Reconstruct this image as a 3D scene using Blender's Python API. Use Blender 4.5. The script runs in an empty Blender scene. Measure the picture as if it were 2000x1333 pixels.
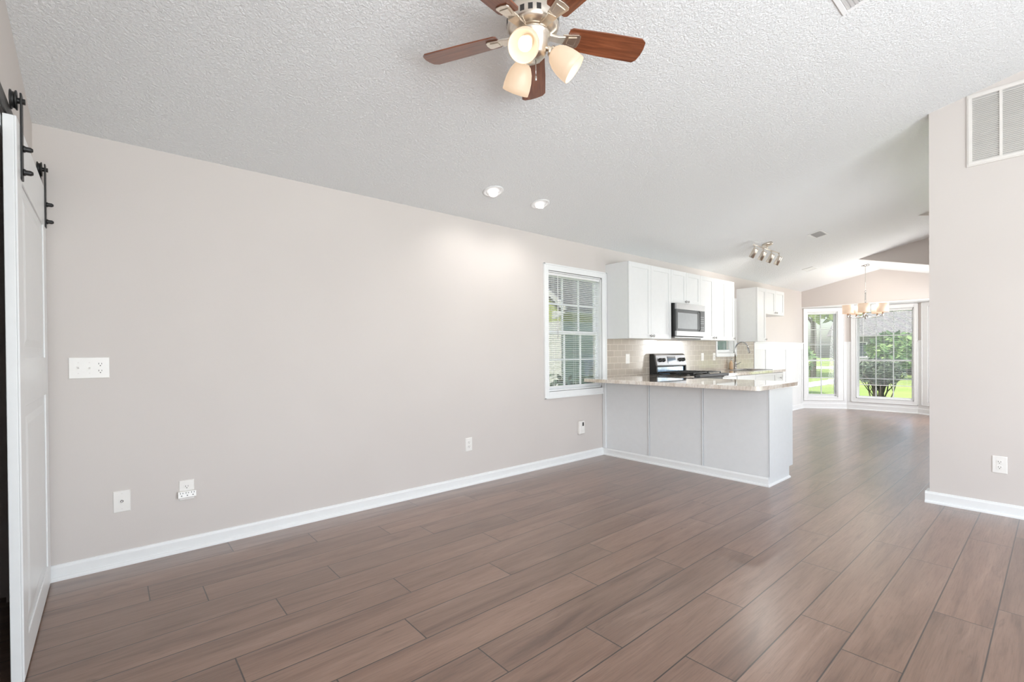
import bpy, bmesh, math, random
from mathutils import Matrix, Vector
random.seed(7)
PI = math.pi
scene = bpy.context.scene
COL = scene.collection

# ------------------------------------------------------------------ camera
F_PX, PPY, ROLL, PITCH, YAW = 917.11, 696.04, -0.0081, -0.0066, 0.8624
CAM = Vector((3.5465, 0.2808, 1.2133))
fw = Vector((-math.sin(YAW), math.cos(YAW), 0)); rt = Vector((math.cos(YAW), math.sin(YAW), 0)); up = Vector((0, 0, 1))
fw2 = fw*math.cos(PITCH)+up*math.sin(PITCH); up2 = up*math.cos(PITCH)-fw*math.sin(PITCH)
rt3 = rt*math.cos(ROLL)+up2*math.sin(ROLL); up3 = up2*math.cos(ROLL)-rt*math.sin(ROLL)
cd = bpy.data.cameras.new('camera'); cam = bpy.data.objects.new('camera', cd); COL.objects.link(cam)
cd.sensor_width = 36; cd.lens = F_PX/2000*36; cd.shift_y = (PPY-666.5)/2000; cd.clip_start = 0.02; cd.clip_end = 300
m = Matrix.Identity(4)
for i, c in enumerate((rt3, up3, -fw2)):
    for r in range(3): m[r][i] = c[r]
m.translation = CAM
cam.matrix_world = m
scene.camera = cam

# ------------------------------------------------------------------ light
scene.view_settings.view_transform = 'Standard'; scene.view_settings.look = 'None'
scene.view_settings.exposure = 0.54; scene.view_settings.gamma = 1.0
scene.cycles.use_denoising = True
scene.cycles.max_bounces = 10; scene.cycles.diffuse_bounces = 6; scene.cycles.glossy_bounces = 4
scene.cycles.transparent_max_bounces = 16
scene.cycles.sample_clamp_indirect = 6.0
w = bpy.data.worlds.new('sky'); scene.world = w; w.use_nodes = True
nt = w.node_tree; nt.nodes.clear()
sky = nt.nodes.new('ShaderNodeTexSky'); sky.sky_type = 'NISHITA'; sky.sun_disc = False
sky.sun_elevation = math.radians(50); sky.sun_rotation = math.radians(190); sky.dust_density = 3.0
bg = nt.nodes.new('ShaderNodeBackground'); bg.inputs[1].default_value = 0.31
wo = nt.nodes.new('ShaderNodeOutputWorld')
nt.links.new(sky.outputs[0], bg.inputs[0]); nt.links.new(bg.outputs[0], wo.inputs[0])

def lamp(name, kind, loc, energy, color=(1, 1, 1), direction=None, **kw):
    d = bpy.data.lights.new(name, kind); d.energy = energy; d.color = color
    for k, v in kw.items(): setattr(d, k, v)
    o = bpy.data.objects.new(name, d); o.location = loc; COL.objects.link(o)
    if direction: o.rotation_euler = Vector(direction).to_track_quat('-Z', 'Y').to_euler()
    return o
lamp('sun', 'SUN', (0, -5, 12), 3.7, (1, .96, .88), (0, .6, -.75), angle=.02)
# unseen fill lamps added behind invented openings, to brighten living room and kitchen
lamp('fill_right', 'AREA', (6.62, 2.3, 1.25), 136, (.875, .945, 1), (-1, 0, .55), shape='RECTANGLE', size=3.4, size_y=2.3)
lamp('fill_front', 'AREA', (5.2, -.16, 1.35), 68, (.90, .955, 1), (-.75, 1, .95), shape='RECTANGLE', size=1.8, size_y=1.7)
lamp('fill_kitchen', 'AREA', (3.1, 6.28, 1.2), 20, (.97, .985, 1), (-1, .7, .7), shape='RECTANGLE', size=.95, size_y=2.1)
lamp('fill_dining', 'AREA', (2.9, 10.6, 1.2), 56, (.98, .99, 1), (-1, -.5, .1), shape='RECTANGLE', size=1.2, size_y=1.8)

# ------------------------------------------------------------------ node helpers
def newmat(name):
    mt = bpy.data.materials.new(name); mt.use_nodes = True
    n = mt.node_tree; b = n.nodes['Principled BSDF']
    return mt, n, b
def L(n, a, b): n.links.new(a, b)
def mth(n, op, a, b=None, c=None):
    x = n.nodes.new('ShaderNodeMath'); x.operation = op
    for i, v in enumerate((a, b, c)):
        if v is None: continue
        if isinstance(v, (int, float)): x.inputs[i].default_value = v
        else: L(n, v, x.inputs[i])
    return x.outputs[0]
def ramp(n, fac, stops, interp='LINEAR'):
    r = n.nodes.new('ShaderNodeValToRGB'); r.color_ramp.interpolation = interp
    el = r.color_ramp.elements
    while len(el) < len(stops): el.new(1.0)
    for e, (p, c) in zip(el, stops):
        e.position = p; e.color = (*c, 1) if len(c) == 3 else c
    L(n, fac, r.inputs[0]); return r.outputs[0]
def mixc(n, fac, a, b, mode='MIX'):
    x = n.nodes.new('ShaderNodeMix'); x.data_type = 'RGBA'; x.blend_type = mode
    for s, v in ((x.inputs[0], fac), (x.inputs[6], a), (x.inputs[7], b)):
        if isinstance(v, (int, float)): s.default_value = v
        elif isinstance(v, tuple): s.default_value = (*v, 1)
        else: L(n, v, s)
    return x.outputs[2]
def noise(n, vec, scale, detail=3, rough=.5, dist=0):
    x = n.nodes.new('ShaderNodeTexNoise'); x.inputs['Scale'].default_value = scale
    x.inputs['Detail'].default_value = detail; x.inputs['Roughness'].default_value = rough
    x.inputs['Distortion'].default_value = dist
    if vec is not None: L(n, vec, x.inputs['Vector'])
    return x
def world_pos(n):
    return n.nodes.new('ShaderNodeNewGeometry').outputs['Position']
def mapping(n, vec, scale=(1, 1, 1), loc=(0, 0, 0), rot=(0, 0, 0)):
    x = n.nodes.new('ShaderNodeMapping'); x.inputs['Scale'].default_value = scale
    x.inputs['Location'].default_value = loc; x.inputs['Rotation'].default_value = rot
    L(n, vec, x.inputs['Vector']); return x.outputs[0]
def bump(n, b, height, strength=.3, dist=.01, normal=None):
    x = n.nodes.new('ShaderNodeBump'); x.inputs['Strength'].default_value = strength
    x.inputs['Distance'].default_value = dist
    L(n, height, x.inputs['Height'])
    if normal is not None: L(n, normal, x.inputs['Normal'])
    L(n, x.outputs[0], b.inputs['Normal']); return x.outputs[0]
def srgb(r, g, b):
    f = lambda c: (c/255/12.92) if c/255 <= .04045 else ((c/255+.055)/1.055)**2.4
    return (f(r), f(g), f(b))
def simple(name, col, rough=.5, metal=0, var=.03, scale=20, bumpk=0, spec=None, coat=0):
    mt, n, b = newmat(name)
    p = world_pos(n); nz = noise(n, p, scale, 4)
    c = ramp(n, nz.outputs['Fac'], [(.3, tuple(x*(1-var) for x in col)), (.7, tuple(min(1, x*(1+var)) for x in col))])
    L(n, c, b.inputs['Base Color']); b.inputs['Roughness'].default_value = rough; b.inputs['Metallic'].default_value = metal
    if spec is not None: b.inputs['Specular IOR Level'].default_value = spec
    if coat: b.inputs['Coat Weight'].default_value = coat; b.inputs['Coat Roughness'].default_value = .1
    if bumpk: bump(n, b, nz.outputs['Fac'], bumpk, .004)
    return mt
def emis(name, col, strength, base=None):
    mt, n, b = newmat(name)
    p = world_pos(n); nz = noise(n, p, 8, 2)
    c = ramp(n, nz.outputs['Fac'], [(.2, tuple(x*.97 for x in (base or col))), (.8, base or col)])
    L(n, c, b.inputs['Base Color']); b.inputs['Emission Color'].default_value = (*col, 1)
    b.inputs['Emission Strength'].default_value = strength; b.inputs['Roughness'].default_value = .4
    return mt

# ------------------------------------------------------------------ materials
M = {}
def wall_mat():
    mt, n, b = newmat('greige_wall_paint')
    p = world_pos(n); a = noise(n, p, 1.2, 2); f = noise(n, p, 260, 2)
    c = ramp(n, a.outputs['Fac'], [(.3, (.625, .580, .552)), (.7, (.645, .600, .572))])
    L(n, c, b.inputs['Base Color']); b.inputs['Roughness'].default_value = .62
    bump(n, b, f.outputs['Fac'], .12, .002); return mt
M['wall'] = wall_mat()
def ceil_mat():
    mt, n, b = newmat('knockdown_ceiling')
    p = world_pos(n)
    a = noise(n, p, 74, 5, .62, .6)
    v = n.nodes.new('ShaderNodeTexVoronoi'); v.inputs['Scale'].default_value = 95; L(n, p, v.inputs['Vector'])
    h = mth(n, 'ADD', ramp(n, a.outputs['Fac'], [(.40, (0, 0, 0)), (.62, (1, 1, 1))]), mth(n, 'MULTIPLY', v.outputs['Distance'], .5))
    b.inputs['Base Color'].default_value = (.87, .885, .89, 1); b.inputs['Roughness'].default_value = .85
    bump(n, b, h, .62, .006); return mt
M['ceiling'] = ceil_mat()
M['trim'] = simple('white_trim_paint', (.83, .84, .84), .32, var=.01)
M['cab'] = simple('white_cabinet_paint', (.76, .765, .765), .35, var=.01)
M['penin'] = simple('pale_grey_cabinet_paint', (.76, .775, .785), .38, var=.012)
M['plastic'] = simple('white_plastic', (.84, .82, .79), .3, var=.01)
M['slot'] = simple('dark_slot', (.03, .028, .026), .6)
M['black'] = simple('black_powder_coat', (.014, .014, .014), .42, var=.1)
M['rail'] = simple('dark_grey_steel', (.055, .052, .048), .4, .4, var=.1)
M['steel'] = None
def brushed(name, col, rough, vecscale):
    mt, n, b = newmat(name)
    p = mapping(n, world_pos(n), vecscale); z = noise(n, p, 30, 4)
    c = ramp(n, z.outputs['Fac'], [(.3, tuple(x*.88 for x in col)), (.7, col)])
    L(n, c, b.inputs['Base Color']); b.inputs['Metallic'].default_value = 1; b.inputs['Roughness'].default_value = rough
    return mt
M['steel'] = brushed('brushed_stainless', (.50, .50, .51), .40, (1, 1, 14))
M['nickel'] = brushed('brushed_nickel', (.78, .71, .62), .30, (1, 1, 12))
M['chrome'] = brushed('satin_chrome', (.52, .51, .50), .2, (1, 1, 3))
M['grille'] = simple('grille_paint', (.76, .73, .70), .4, var=.02)
M['vent'] = simple('vent_paint', (.80, .80, .80), .4, var=.02)
M['duct'] = simple('duct_shadow', (.46, .45, .44), .8)  # shade behind the louvers put into one grey
M['shade'] = emis('frosted_shade_glass', (1.0, .70, .45), .46, (.30, .27, .23))
M['drum'] = emis('drum_shade_fabric', (1.0, .66, .42), .30, (.55, .49, .43))
M['bulb'] = emis('lit_bulb', (1, .94, .84), 1.8)
M['lamp_face'] = emis('lit_lamp_face', (1, .98, .95), 1.6)
M['blackglass'] = simple('black_glass', (.02, .021, .022), .06, spec=.7)
M['greyglass'] = simple('grey_door_glass', (.085, .088, .09), .34, spec=.3)
M['mwwindow'] = simple('microwave_window', (.33, .34, .35), .34, spec=.3)
M['film'] = simple('blue_protective_film', (.24, .42, .62), .2, var=.25, scale=14, coat=.5)
M['brass'] = simple('brass', (.60, .42, .18), .28, 1)
M['soap'] = simple('tan_bottle', (.62, .43, .27), .25, var=.1)
M['slat'] = simple('white_blind_slat', (.80, .80, .80), .4, var=.01)
M['fabricband'] = simple('cream_seal', (.75, .7, .62), .6)

def floor_mat():
    mt, n, b = newmat('brown_plank_flooring')
    p = world_pos(n); s = n.nodes.new('ShaderNodeSeparateXYZ'); L(n, p, s.inputs[0])
    X, Y = s.outputs[0], s.outputs[1]
    W_, L_ = .196, 1.284
    u = mth(n, 'DIVIDE', mth(n, 'SUBTRACT', X, .027), W_)
    i = mth(n, 'FLOOR', u); fu = mth(n, 'SUBTRACT', u, i)
    offs = [.849, .006, .42, .640, 1.217, .896, .148, .650, .009, .911, .135, .58, 1.256, .725, .113, 1.24, .601, .843]
    stops = [(k/18, (o/L_,)*3) for k, o in enumerate(offs)]
    off = ramp(n, mth(n, 'DIVIDE', mth(n, 'ADD', i, .5), 18), stops, 'CONSTANT')
    extra = mth(n, 'MULTIPLY', mth(n, 'MAXIMUM', mth(n, 'SUBTRACT', i, 17), 0), .371)
    v = mth(n, 'SUBTRACT', mth(n, 'SUBTRACT', mth(n, 'DIVIDE', Y, L_), off), extra)
    j = mth(n, 'FLOOR', v); fv = mth(n, 'SUBTRACT', v, j)
    cb = n.nodes.new('ShaderNodeCombineXYZ'); L(n, i, cb.inputs[0]); L(n, j, cb.inputs[1])
    wn = n.nodes.new('ShaderNodeTexWhiteNoise'); wn.noise_dimensions = '3D'; L(n, cb.outputs[0], wn.inputs['Vector'])
    rnd = wn.outputs['Value']
    # grain runs along Y; every plank gets its own piece of wood
    gv = n.nodes.new('ShaderNodeCombineXYZ')
    L(n, X, gv.inputs[0]); L(n, mth(n, 'ADD', Y, mth(n, 'MULTIPLY', rnd, 13)), gv.inputs[1]); L(n, mth(n, 'MULTIPLY', rnd, 37), gv.inputs[2])
    g1 = noise(n, mapping(n, gv.outputs[0], (11, 1.0, 1)), 1.0, 5, .6, .9)
    g2 = noise(n, mapping(n, gv.outputs[0], (150, 6, 1)), 1.0, 5, .7, .3)
    g3 = noise(n, mapping(n, gv.outputs[0], (16, 3.2, 1)), 1.0, 3, .5, 1.5)
    base = ramp(n, g1.outputs['Fac'], [(.30, srgb(100, 73, 59)), (.44, srgb(124, 95, 79)), (.60, srgb(136, 107, 91)), (.78, srgb(152, 124, 108))])
    fine = ramp(n, g2.outputs['Fac'], [(.32, (.66, .63, .61)), (.50, (1, 1, 1)), (.75, (1.12, 1.12, 1.12))])
    c = mixc(n, .75, base, fine, 'MULTIPLY')
    knots = ramp(n, g3.outputs['Fac'], [(.24, (.60, .56, .53)), (.33, (1, 1, 1))])
    c = mixc(n, .8, c, knots, 'MULTIPLY')
    tone = ramp(n, rnd, [(0, (.86, .85, .84)), (.5, (1, .99, .98)), (1, (1.13, 1.12, 1.11))])
    c = mixc(n, 1.0, c, tone, 'MULTIPLY')
    eu = mth(n, 'MULTIPLY', mth(n, 'MINIMUM', fu, mth(n, 'SUBTRACT', 1, fu)), W_)
    ev = mth(n, 'MULTIPLY', mth(n, 'MINIMUM', fv, mth(n, 'SUBTRACT', 1, fv)), L_)
    e = mth(n, 'MINIMUM', eu, ev)
    seam = n.nodes.new('ShaderNodeMapRange'); seam.inputs[1].default_value = .0014; seam.inputs[2].default_value = .0036
    L(n, e, seam.inputs[0])
    c = mixc(n, seam.outputs[0], srgb(38, 25, 20), c)
    L(n, c, b.inputs['Base Color'])
    L(n, ramp(n, g2.outputs['Fac'], [(.3, (.40,)*3), (.8, (.30,)*3)]), b.inputs['Roughness'])
    b.inputs['Specular IOR Level'].default_value = .3; b.inputs['Coat Weight'].default_value = 1.0; b.inputs['Coat IOR'].default_value = 1.5; b.inputs['Coat Roughness'].default_value = .28
    h = mth(n, 'ADD', mth(n, 'MULTIPLY', seam.outputs[0], 1.0), mth(n, 'MULTIPLY', g2.outputs['Fac'], .12))
    bump(n, b, h, .35, .002)
    return mt
M['floor'] = floor_mat()

def tile_mat():
    mt, n, b = newmat('beige_subway_tile')
    p = world_pos(n); s = n.nodes.new('ShaderNodeSeparateXYZ'); L(n, p, s.inputs[0])
    cb = n.nodes.new('ShaderNodeCombineXYZ')
    L(n, mth(n, 'SUBTRACT', s.outputs[1], 4.872), cb.inputs[0]); L(n, mth(n, 'SUBTRACT', s.outputs[2], .930-.0755), cb.inputs[1])
    k = n.nodes.new('ShaderNodeTexBrick'); k.offset = .5; k.squash = 1
    k.inputs['Scale'].default_value = 1; k.inputs['Mortar Size'].default_value = .0022; k.inputs['Mortar Smooth'].default_value = .1
    k.inputs['Brick Width'].default_value = .155; k.inputs['Row Height'].default_value = .0755; k.inputs['Bias'].default_value = -.2
    k.inputs['Color1'].default_value = (*srgb(188, 177, 164), 1); k.inputs['Color2'].default_value = (*srgb(180, 169, 157), 1)
    k.inputs['Mortar'].default_value = (*srgb(226, 218, 206), 1)
    L(n, cb.outputs[0], k.inputs['Vector'])
    L(n, k.outputs['Color'], b.inputs['Base Color'])
    L(n, ramp(n, k.outputs['Fac'], [(0, (.10,)*3), (1, (.7,)*3)]), b.inputs['Roughness'])
    b.inputs['Coat Weight'].default_value = 1; b.inputs['Coat Roughness'].default_value = .18; b.inputs['Coat IOR'].default_value = 1.45
    bump(n, b, mth(n, 'SUBTRACT', 1, k.outputs['Fac']), .6, .002); return mt
M['tile'] = tile_mat()
def stone_mat():
    mt, n, b = newmat('veined_beige_stone')
    p = world_pos(n); a = noise(n, mapping(n, p, (1, 1, 1), rot=(0, 0, .5)), 2.4, 6, .62, 1.6)
    v = noise(n, mapping(n, p, (5, 1.4, 1), rot=(0, 0, .35)), 3.0, 5, .6, 2.0)
    c = ramp(n, a.outputs['Fac'], [(.30, srgb(190, 172, 154)), (.45, srgb(224, 213, 201)), (.58, srgb(238, 232, 224)), (.72, srgb(212, 197, 180))])
    vv = ramp(n, v.outputs['Fac'], [(.44, (1, 1, 1)), (.49, (.60, .52, .46)), (.54, (1, 1, 1))])
    c = mixc(n, .6, c, vv, 'MULTIPLY'); L(n, c, b.inputs['Base Color'])
    b.inputs['Roughness'].default_value = .08; b.inputs['Coat Weight'].default_value = 1; b.inputs['Coat Roughness'].default_value = .03; b.inputs['Coat IOR'].default_value = 1.6; return mt
M['stone'] = stone_mat()
def blade_mat():
    mt, n, b = newmat('cherry_blade_wood')
    tc = n.nodes.new('ShaderNodeTexCoord').outputs['Object']
    g = noise(n, mapping(n, tc, (4, 60, 4)), 1.0, 5, .6, .6)
    c = ramp(n, g.outputs['Fac'], [(.3, srgb(98, 54, 34)), (.5, srgb(126, 72, 46)), (.7, srgb(150, 90, 60))])
    L(n, c, b.inputs['Base Color']); b.inputs['Roughness'].default_value = .28; b.inputs['Coat Weight'].default_value = .3; return mt
M['blade'] = blade_mat()
def bead_mat():
    mt, n, b = newmat('white_beadboard')
    p = world_pos(n); s = n.nodes.new('ShaderNodeSeparateXYZ'); L(n, p, s.inputs[0])
    f = mth(n, 'FRACT', mth(n, 'DIVIDE', mth(n, 'ADD', s.outputs[1], s.outputs[0]), .085))
    d = mth(n, 'ABSOLUTE', mth(n, 'SUBTRACT', f, .5))
    mr = n.nodes.new('ShaderNodeMapRange'); mr.inputs[1].default_value = .40; mr.inputs[2].default_value = .48; mr.inputs[3].default_value = 1; mr.inputs[4].default_value = 0
    L(n, d, mr.inputs[0])
    b.inputs['Base Color'].default_value = (.82, .825, .82, 1); b.inputs['Roughness'].default_value = .35
    bump(n, b, mr.outputs[0], .9, .004); return mt
M['bead'] = bead_mat()
def glass_mat():
    mt, n, b = newmat('window_glass'); n.nodes.remove(b)
    out = [x for x in n.nodes if x.type == 'OUTPUT_MATERIAL'][0]
    t = n.nodes.new('ShaderNodeBsdfTransparent'); t.inputs[0].default_value = (.96, .97, .965, 1)
    g = n.nodes.new('ShaderNodeBsdfGlossy'); g.inputs['Roughness'].default_value = .01
    fr = n.nodes.new('ShaderNodeFresnel'); fr.inputs[0].default_value = 1.45
    mx = n.nodes.new('ShaderNodeMixShader'); L(n, mth(n, 'MULTIPLY', fr.outputs[0], .8), mx.inputs[0])
    L(n, t.outputs[0], mx.inputs[1]); L(n, g.outputs[0], mx.inputs[2]); L(n, mx.outputs[0], out.inputs[0]); return mt
M['glass'] = glass_mat()
def leaf_mat(name, c1, c2, c3):
    mt, n, b = newmat(name); g = n.nodes.new('ShaderNodeNewGeometry')
    c = ramp(n, g.outputs['Random Per Island'], [(0, c1), (.5, c2), (1, c3)])
    L(n, c, b.inputs['Base Color']); b.inputs['Roughness'].default_value = .5
    b.inputs['Transmission Weight'].default_value = 0; return mt
M['leaf_light'] = leaf_mat('light_leaves', srgb(120, 150, 70), srgb(170, 190, 110), srgb(205, 214, 150))
M['leaf_mid'] = leaf_mat('mid_leaves', srgb(70, 105, 60), srgb(105, 140, 85), srgb(150, 175, 115))
M['leaf_dark'] = leaf_mat('dark_leaves', srgb(38, 62, 42), srgb(60, 88, 62), srgb(98, 126, 90))
M['leaf_bush'] = leaf_mat('bush_leaves', srgb(40, 58, 40), srgb(66, 84, 62), srgb(120, 136, 108))
M['bark'] = simple('tree_bark', srgb(92, 84, 76), .9, var=.25, scale=15, bumpk=.5)
def grass_mat():
    mt, n, b = newmat('lawn'); p = world_pos(n); a = noise(n, p, .5, 4); f = noise(n, p, 24, 3)
    c = ramp(n, a.outputs['Fac'], [(.3, srgb(140, 164, 84)), (.7, srgb(168, 184, 108))])
    c = mixc(n, .5, c, ramp(n, f.outputs['Fac'], [(.3, (.6, .65, .5)), (.7, (1.1, 1.1, 1.1))]), 'MULTIPLY')
    L(n, c, b.inputs['Base Color']); b.inputs['Roughness'].default_value = .9; return mt
M['grass'] = grass_mat()
M['road'] = simple('pale_road', srgb(205, 202, 200), .9, var=.05, scale=2)
def siding_mat(name, col):
    mt, n, b = newmat(name); p = world_pos(n); s = n.nodes.new('ShaderNodeSeparateXYZ'); L(n, p, s.inputs[0])
    f = mth(n, 'FRACT', mth(n, 'DIVIDE', s.outputs[2], .12))
    c = ramp(n, f, [(0, tuple(x*.6 for x in col)), (.1, col), (1, col)]); L(n, c, b.inputs['Base Color'])
    b.inputs['Roughness'].default_value = .6; bump(n, b, f, .5, .01); return mt
M['teal'] = siding_mat('pale_teal_siding', srgb(178, 206, 200))
M['whitesid'] = siding_mat('white_siding', srgb(232, 232, 232))
M['greysid'] = siding_mat('grey_siding', srgb(150, 154, 156))
M['olive'] = simple('olive_frieze', srgb(176, 190, 92), .6, var=.05)
def shingle_mat():
    mt, n, b = newmat('grey_shingles'); p = world_pos(n); z = noise(n, mapping(n, p, (3, 3, 12)), 3, 5)
    c = ramp(n, z.outputs['Fac'], [(.3, srgb(88, 88, 90)), (.7, srgb(150, 148, 148))]); L(n, c, b.inputs['Base Color'])
    b.inputs['Roughness'].default_value = .95; return mt
M['shingle'] = shingle_mat()
M['winglass_far'] = simple('dark_house_window', srgb(70, 80, 88), .15, spec=.6)

# ------------------------------------------------------------------ mesh builder
WM = {}
class MB:
    def __init__(self, mat=None): self.bm = bmesh.new(); self.T = mat or Matrix.Identity(4)
    def v(self, co): return self.bm.verts.new(self.T @ Vector(co))
    def poly(self, pts, smooth=False):
        f = self.bm.faces.new([self.v(p) for p in pts]); f.smooth = smooth; return f
    def box(self, x0, x1, y0, y1, z0, z1):
        P = [self.v((x, y, z)) for z in (z0, z1) for y in (y0, y1) for x in (x0, x1)]
        for q in ((0, 2, 3, 1), (4, 5, 7, 6), (0, 1, 5, 4), (2, 6, 7, 3), (0, 4, 6, 2), (1, 3, 7, 5)):
            self.bm.faces.new([P[i] for i in q])
        return self
    def loft(self, rings, caps=True, smooth=True, closed=True):
        R = [[self.v(p) for p in r] for r in rings]; k = len(R[0])
        for a, b in zip(R[:-1], R[1:]):
            for i in range(k if closed else k-1):
                f = self.bm.faces.new((a[i], a[(i+1) % k], b[(i+1) % k], b[i])); f.smooth = smooth
        if caps:
            for r, rev in ((R[0], True), (R[-1], False)):
                if len(set(tuple(x.co) for x in r)) > 2:
                    try: self.bm.faces.new(r[::-1] if rev else r)
                    except ValueError: pass
        return self
    def prism(self, poly, axis, a, b):
        def P(p, h):
            return {'x': (h, p[0], p[1]), 'y': (p[0], h, p[1]), 'z': (p[0], p[1], h)}[axis]
        return self.loft([[P(p, a) for p in poly], [P(p, b) for p in poly]], smooth=False)
    def lathe(self, prof, c=(0, 0, 0), seg=32, axis=(0, 0, 1), smooth=True):
        ax = Vector(axis).normalized(); q = ax.to_track_quat('Z', 'Y'); c = Vector(c)
        rings = [[tuple(c + q @ Vector((max(r, 1e-4)*math.cos(2*PI*i/seg), max(r, 1e-4)*math.sin(2*PI*i/seg), z))) for i in range(seg)] for r, z in prof]
        return self.loft(rings, smooth=smooth)
    def cyl(self, a, b, r, seg=16, r2=None):
        a, b = Vector(a), Vector(b); l = (b-a).length
        return self.lathe([(r, 0), (r if r2 is None else r2, l)], a, seg, b-a)
    def tube(self, pts, rad, seg=10):
        pts = [Vector(p) for p in pts]; rr = rad if isinstance(rad, (list, tuple)) else [rad]*len(pts)
        rings = []; ref = None
        for i, p in enumerate(pts):
            t = (pts[min(i+1, len(pts)-1)]-pts[max(i-1, 0)]).normalized()
            if ref is None: ref = t.orthogonal().normalized()
            ref = (ref - t*ref.dot(t)).normalized(); bn = t.cross(ref)
            rings.append([tuple(p+(ref*math.cos(2*PI*k/seg)+bn*math.sin(2*PI*k/seg))*rr[i]) for k in range(seg)])
        return self.loft(rings)
    def build(self, name, mat, parent=None, bevel=0, loc=None):
        bm = self.bm
        bmesh.ops.recalc_face_normals(bm, faces=bm.faces)
        if parent is not None:
            bm.transform(WM[parent.name].inverted()); wm = WM[parent.name]
        else:
            if loc is None:
                co = [v.co for v in bm.verts]
                loc = ((min(c.x for c in co)+max(c.x for c in co))/2, (min(c.y for c in co)+max(c.y for c in co))/2, min(c.z for c in co))
            wm = Matrix.Translation(loc); bm.transform(wm.inverted())
        me = bpy.data.meshes.new(name); bm.to_mesh(me); bm.free()
        o = bpy.data.objects.new(name, me); COL.objects.link(o)
        if mat: me.materials.append(M[mat] if isinstance(mat, str) else mat)
        if parent is not None: o.parent = parent
        else: o.location = loc
        WM[o.name] = wm
        if bevel:
            md = o.modifiers.new('bevel', 'BEVEL'); md.width = bevel; md.segments = 2; md.limit_method = 'ANGLE'; md.angle_limit = .7
        return o
def tag(o, label=None, cat=None, group=None, kind=None):
    for k, v in (('label', label), ('category', cat), ('group', group), ('kind', kind)):
        if v: o[k] = v
    return o
def thing(name, loc, label, cat, group=None, kind=None):
    o = bpy.data.objects.new(name, None); o.location = loc; o.empty_display_size = .1; COL.objects.link(o)
    WM[o.name] = Matrix.Translation(loc)
    return tag(o, label, cat, group, kind)
def copy_tree(o, loc=None, label=None, parent=None):
    c = o.copy(); COL.objects.link(c)
    if parent is not None: c.parent = parent
    if loc is not None: c.location = loc
    if label: c['label'] = label
    WM[c.name] = Matrix.Translation(c.location) if parent is None else WM[parent.name]
    for ch in list(o.children): copy_tree(ch, None, None, c)
    return c
def struct(mb, name, mat, bevel=0, parent=None, label=None):
    o = mb.build(name, mat, parent, bevel)
    if parent is None: tag(o, label, None, None, 'structure')
    return o

# ------------------------------------------------------------------ shell
H, S = 2.455, .2172
cz = lambda x: H+S*x
YB = -.02                     # face of the wall behind the camera
RA, RB, RC = 3.9, 2.343, 1.337
zA = lambda x: cz(x) if x < RA else cz(RA)-S*(x-RA)
zB = lambda x: cz(x) if x < RB else cz(RB)-S*(x-RB)
zC = lambda x: cz(x) if x < RC else cz(RC)-.25*(x-RC)
b = MB(); b.box(-.12, 6.62, -1.6, 12.1, -.12, 0); struct(b, 'floor', 'floor', label='brown wood plank floor running through living room and kitchen')
b = MB()
def ceil_piece(xa, xb, f, y0, y1, t=.12):
    b.prism([(xa, f(xa)), (xb, f(xb)), (xb, f(xb)+t), (xa, f(xa)+t)], 'y', y0, y1)
ceil_piece(-.12, RC, cz, -.2, 11.49); ceil_piece(RC, RB, cz, -.2, 9.89); ceil_piece(RB, RA, cz, -.2, 8.315); ceil_piece(RA, 6.62, zA, -.2, 8.315)
ceil_piece(RB, 3.1, zB, 8.315, 9.89); ceil_piece(RC, 2.8, zC, 9.89, 11.49)
struct(b, 'ceiling', 'ceiling', label='white textured vaulted ceiling rising from the long left wall')

def holes_wall(b, u0, u1, top, holes, put):
    """rectangular pieces of a wall around its openings; put(ua, ub, za, zb) adds one"""
    cuts = sorted(set([u0, u1]+[h[0] for h in holes]+[h[1] for h in holes]))
    for a, c in zip(cuts[:-1], cuts[1:]):
        hs = sorted([(h[2], h[3]) for h in holes if h[0] <= a+1e-6 and h[1] >= c-1e-6]); z = 0
        for (z0, z1) in hs:
            if z0 > z+1e-6: put(a, c, z, z0)
            z = z1
        if z < top: put(a, c, z, top)
# left wall: one long plane with the living-room window and the sink window
b = MB()
W1 = (3.83, 4.72, .80, 2.09); WK = (7.60, 8.20, 1.19, 2.05)
holes_wall(b, YB-.12, 11.41, H, [W1, WK], lambda a, c, z0, z1: b.box(-.12, 0, a, c, z0, z1))
struct(b, 'wall_left', 'wall', label='long greige wall on the left')
# wall with the sliding door, behind and left of the camera
b = MB()
def sl(xa, xb, y0, y1, f, z0=0): b.prism([(xa, z0), (xb, z0), (xb, f(xb)), (xa, f(xa))], 'y', y0, y1)
sl(0, .16, YB-.1, YB, cz); sl(.16, 1.16, YB-.1, YB, cz, 2.05); sl(1.16, RA, YB-.1, YB, cz); sl(RA, 4.3, YB-.1, YB, zA); sl(4.3, 6.1, YB-.1, YB, zA, 2.2); b.box(4.3, 6.1, YB-.1, YB, 0, .5); sl(6.1, 6.5, YB-.1, YB, zA)  # unseen opening at the right end, added for the front fill lamp
struct(b, 'wall_near', 'wall', label='greige wall carrying the sliding door')
b = MB(); b.box(-.02, .08, -1.5, -.12, 0, 2.3); b.box(2.4, 2.5, -1.5, -.12, 0, 2.3); b.box(-.02, 2.5, -1.6, -1.5, 0, 2.3); b.box(-.02, 2.5, -1.6, -.12, 2.3, 2.4)
struct(b, 'wall_closet', 'wall', label='dim closet walls behind the sliding door')
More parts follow.
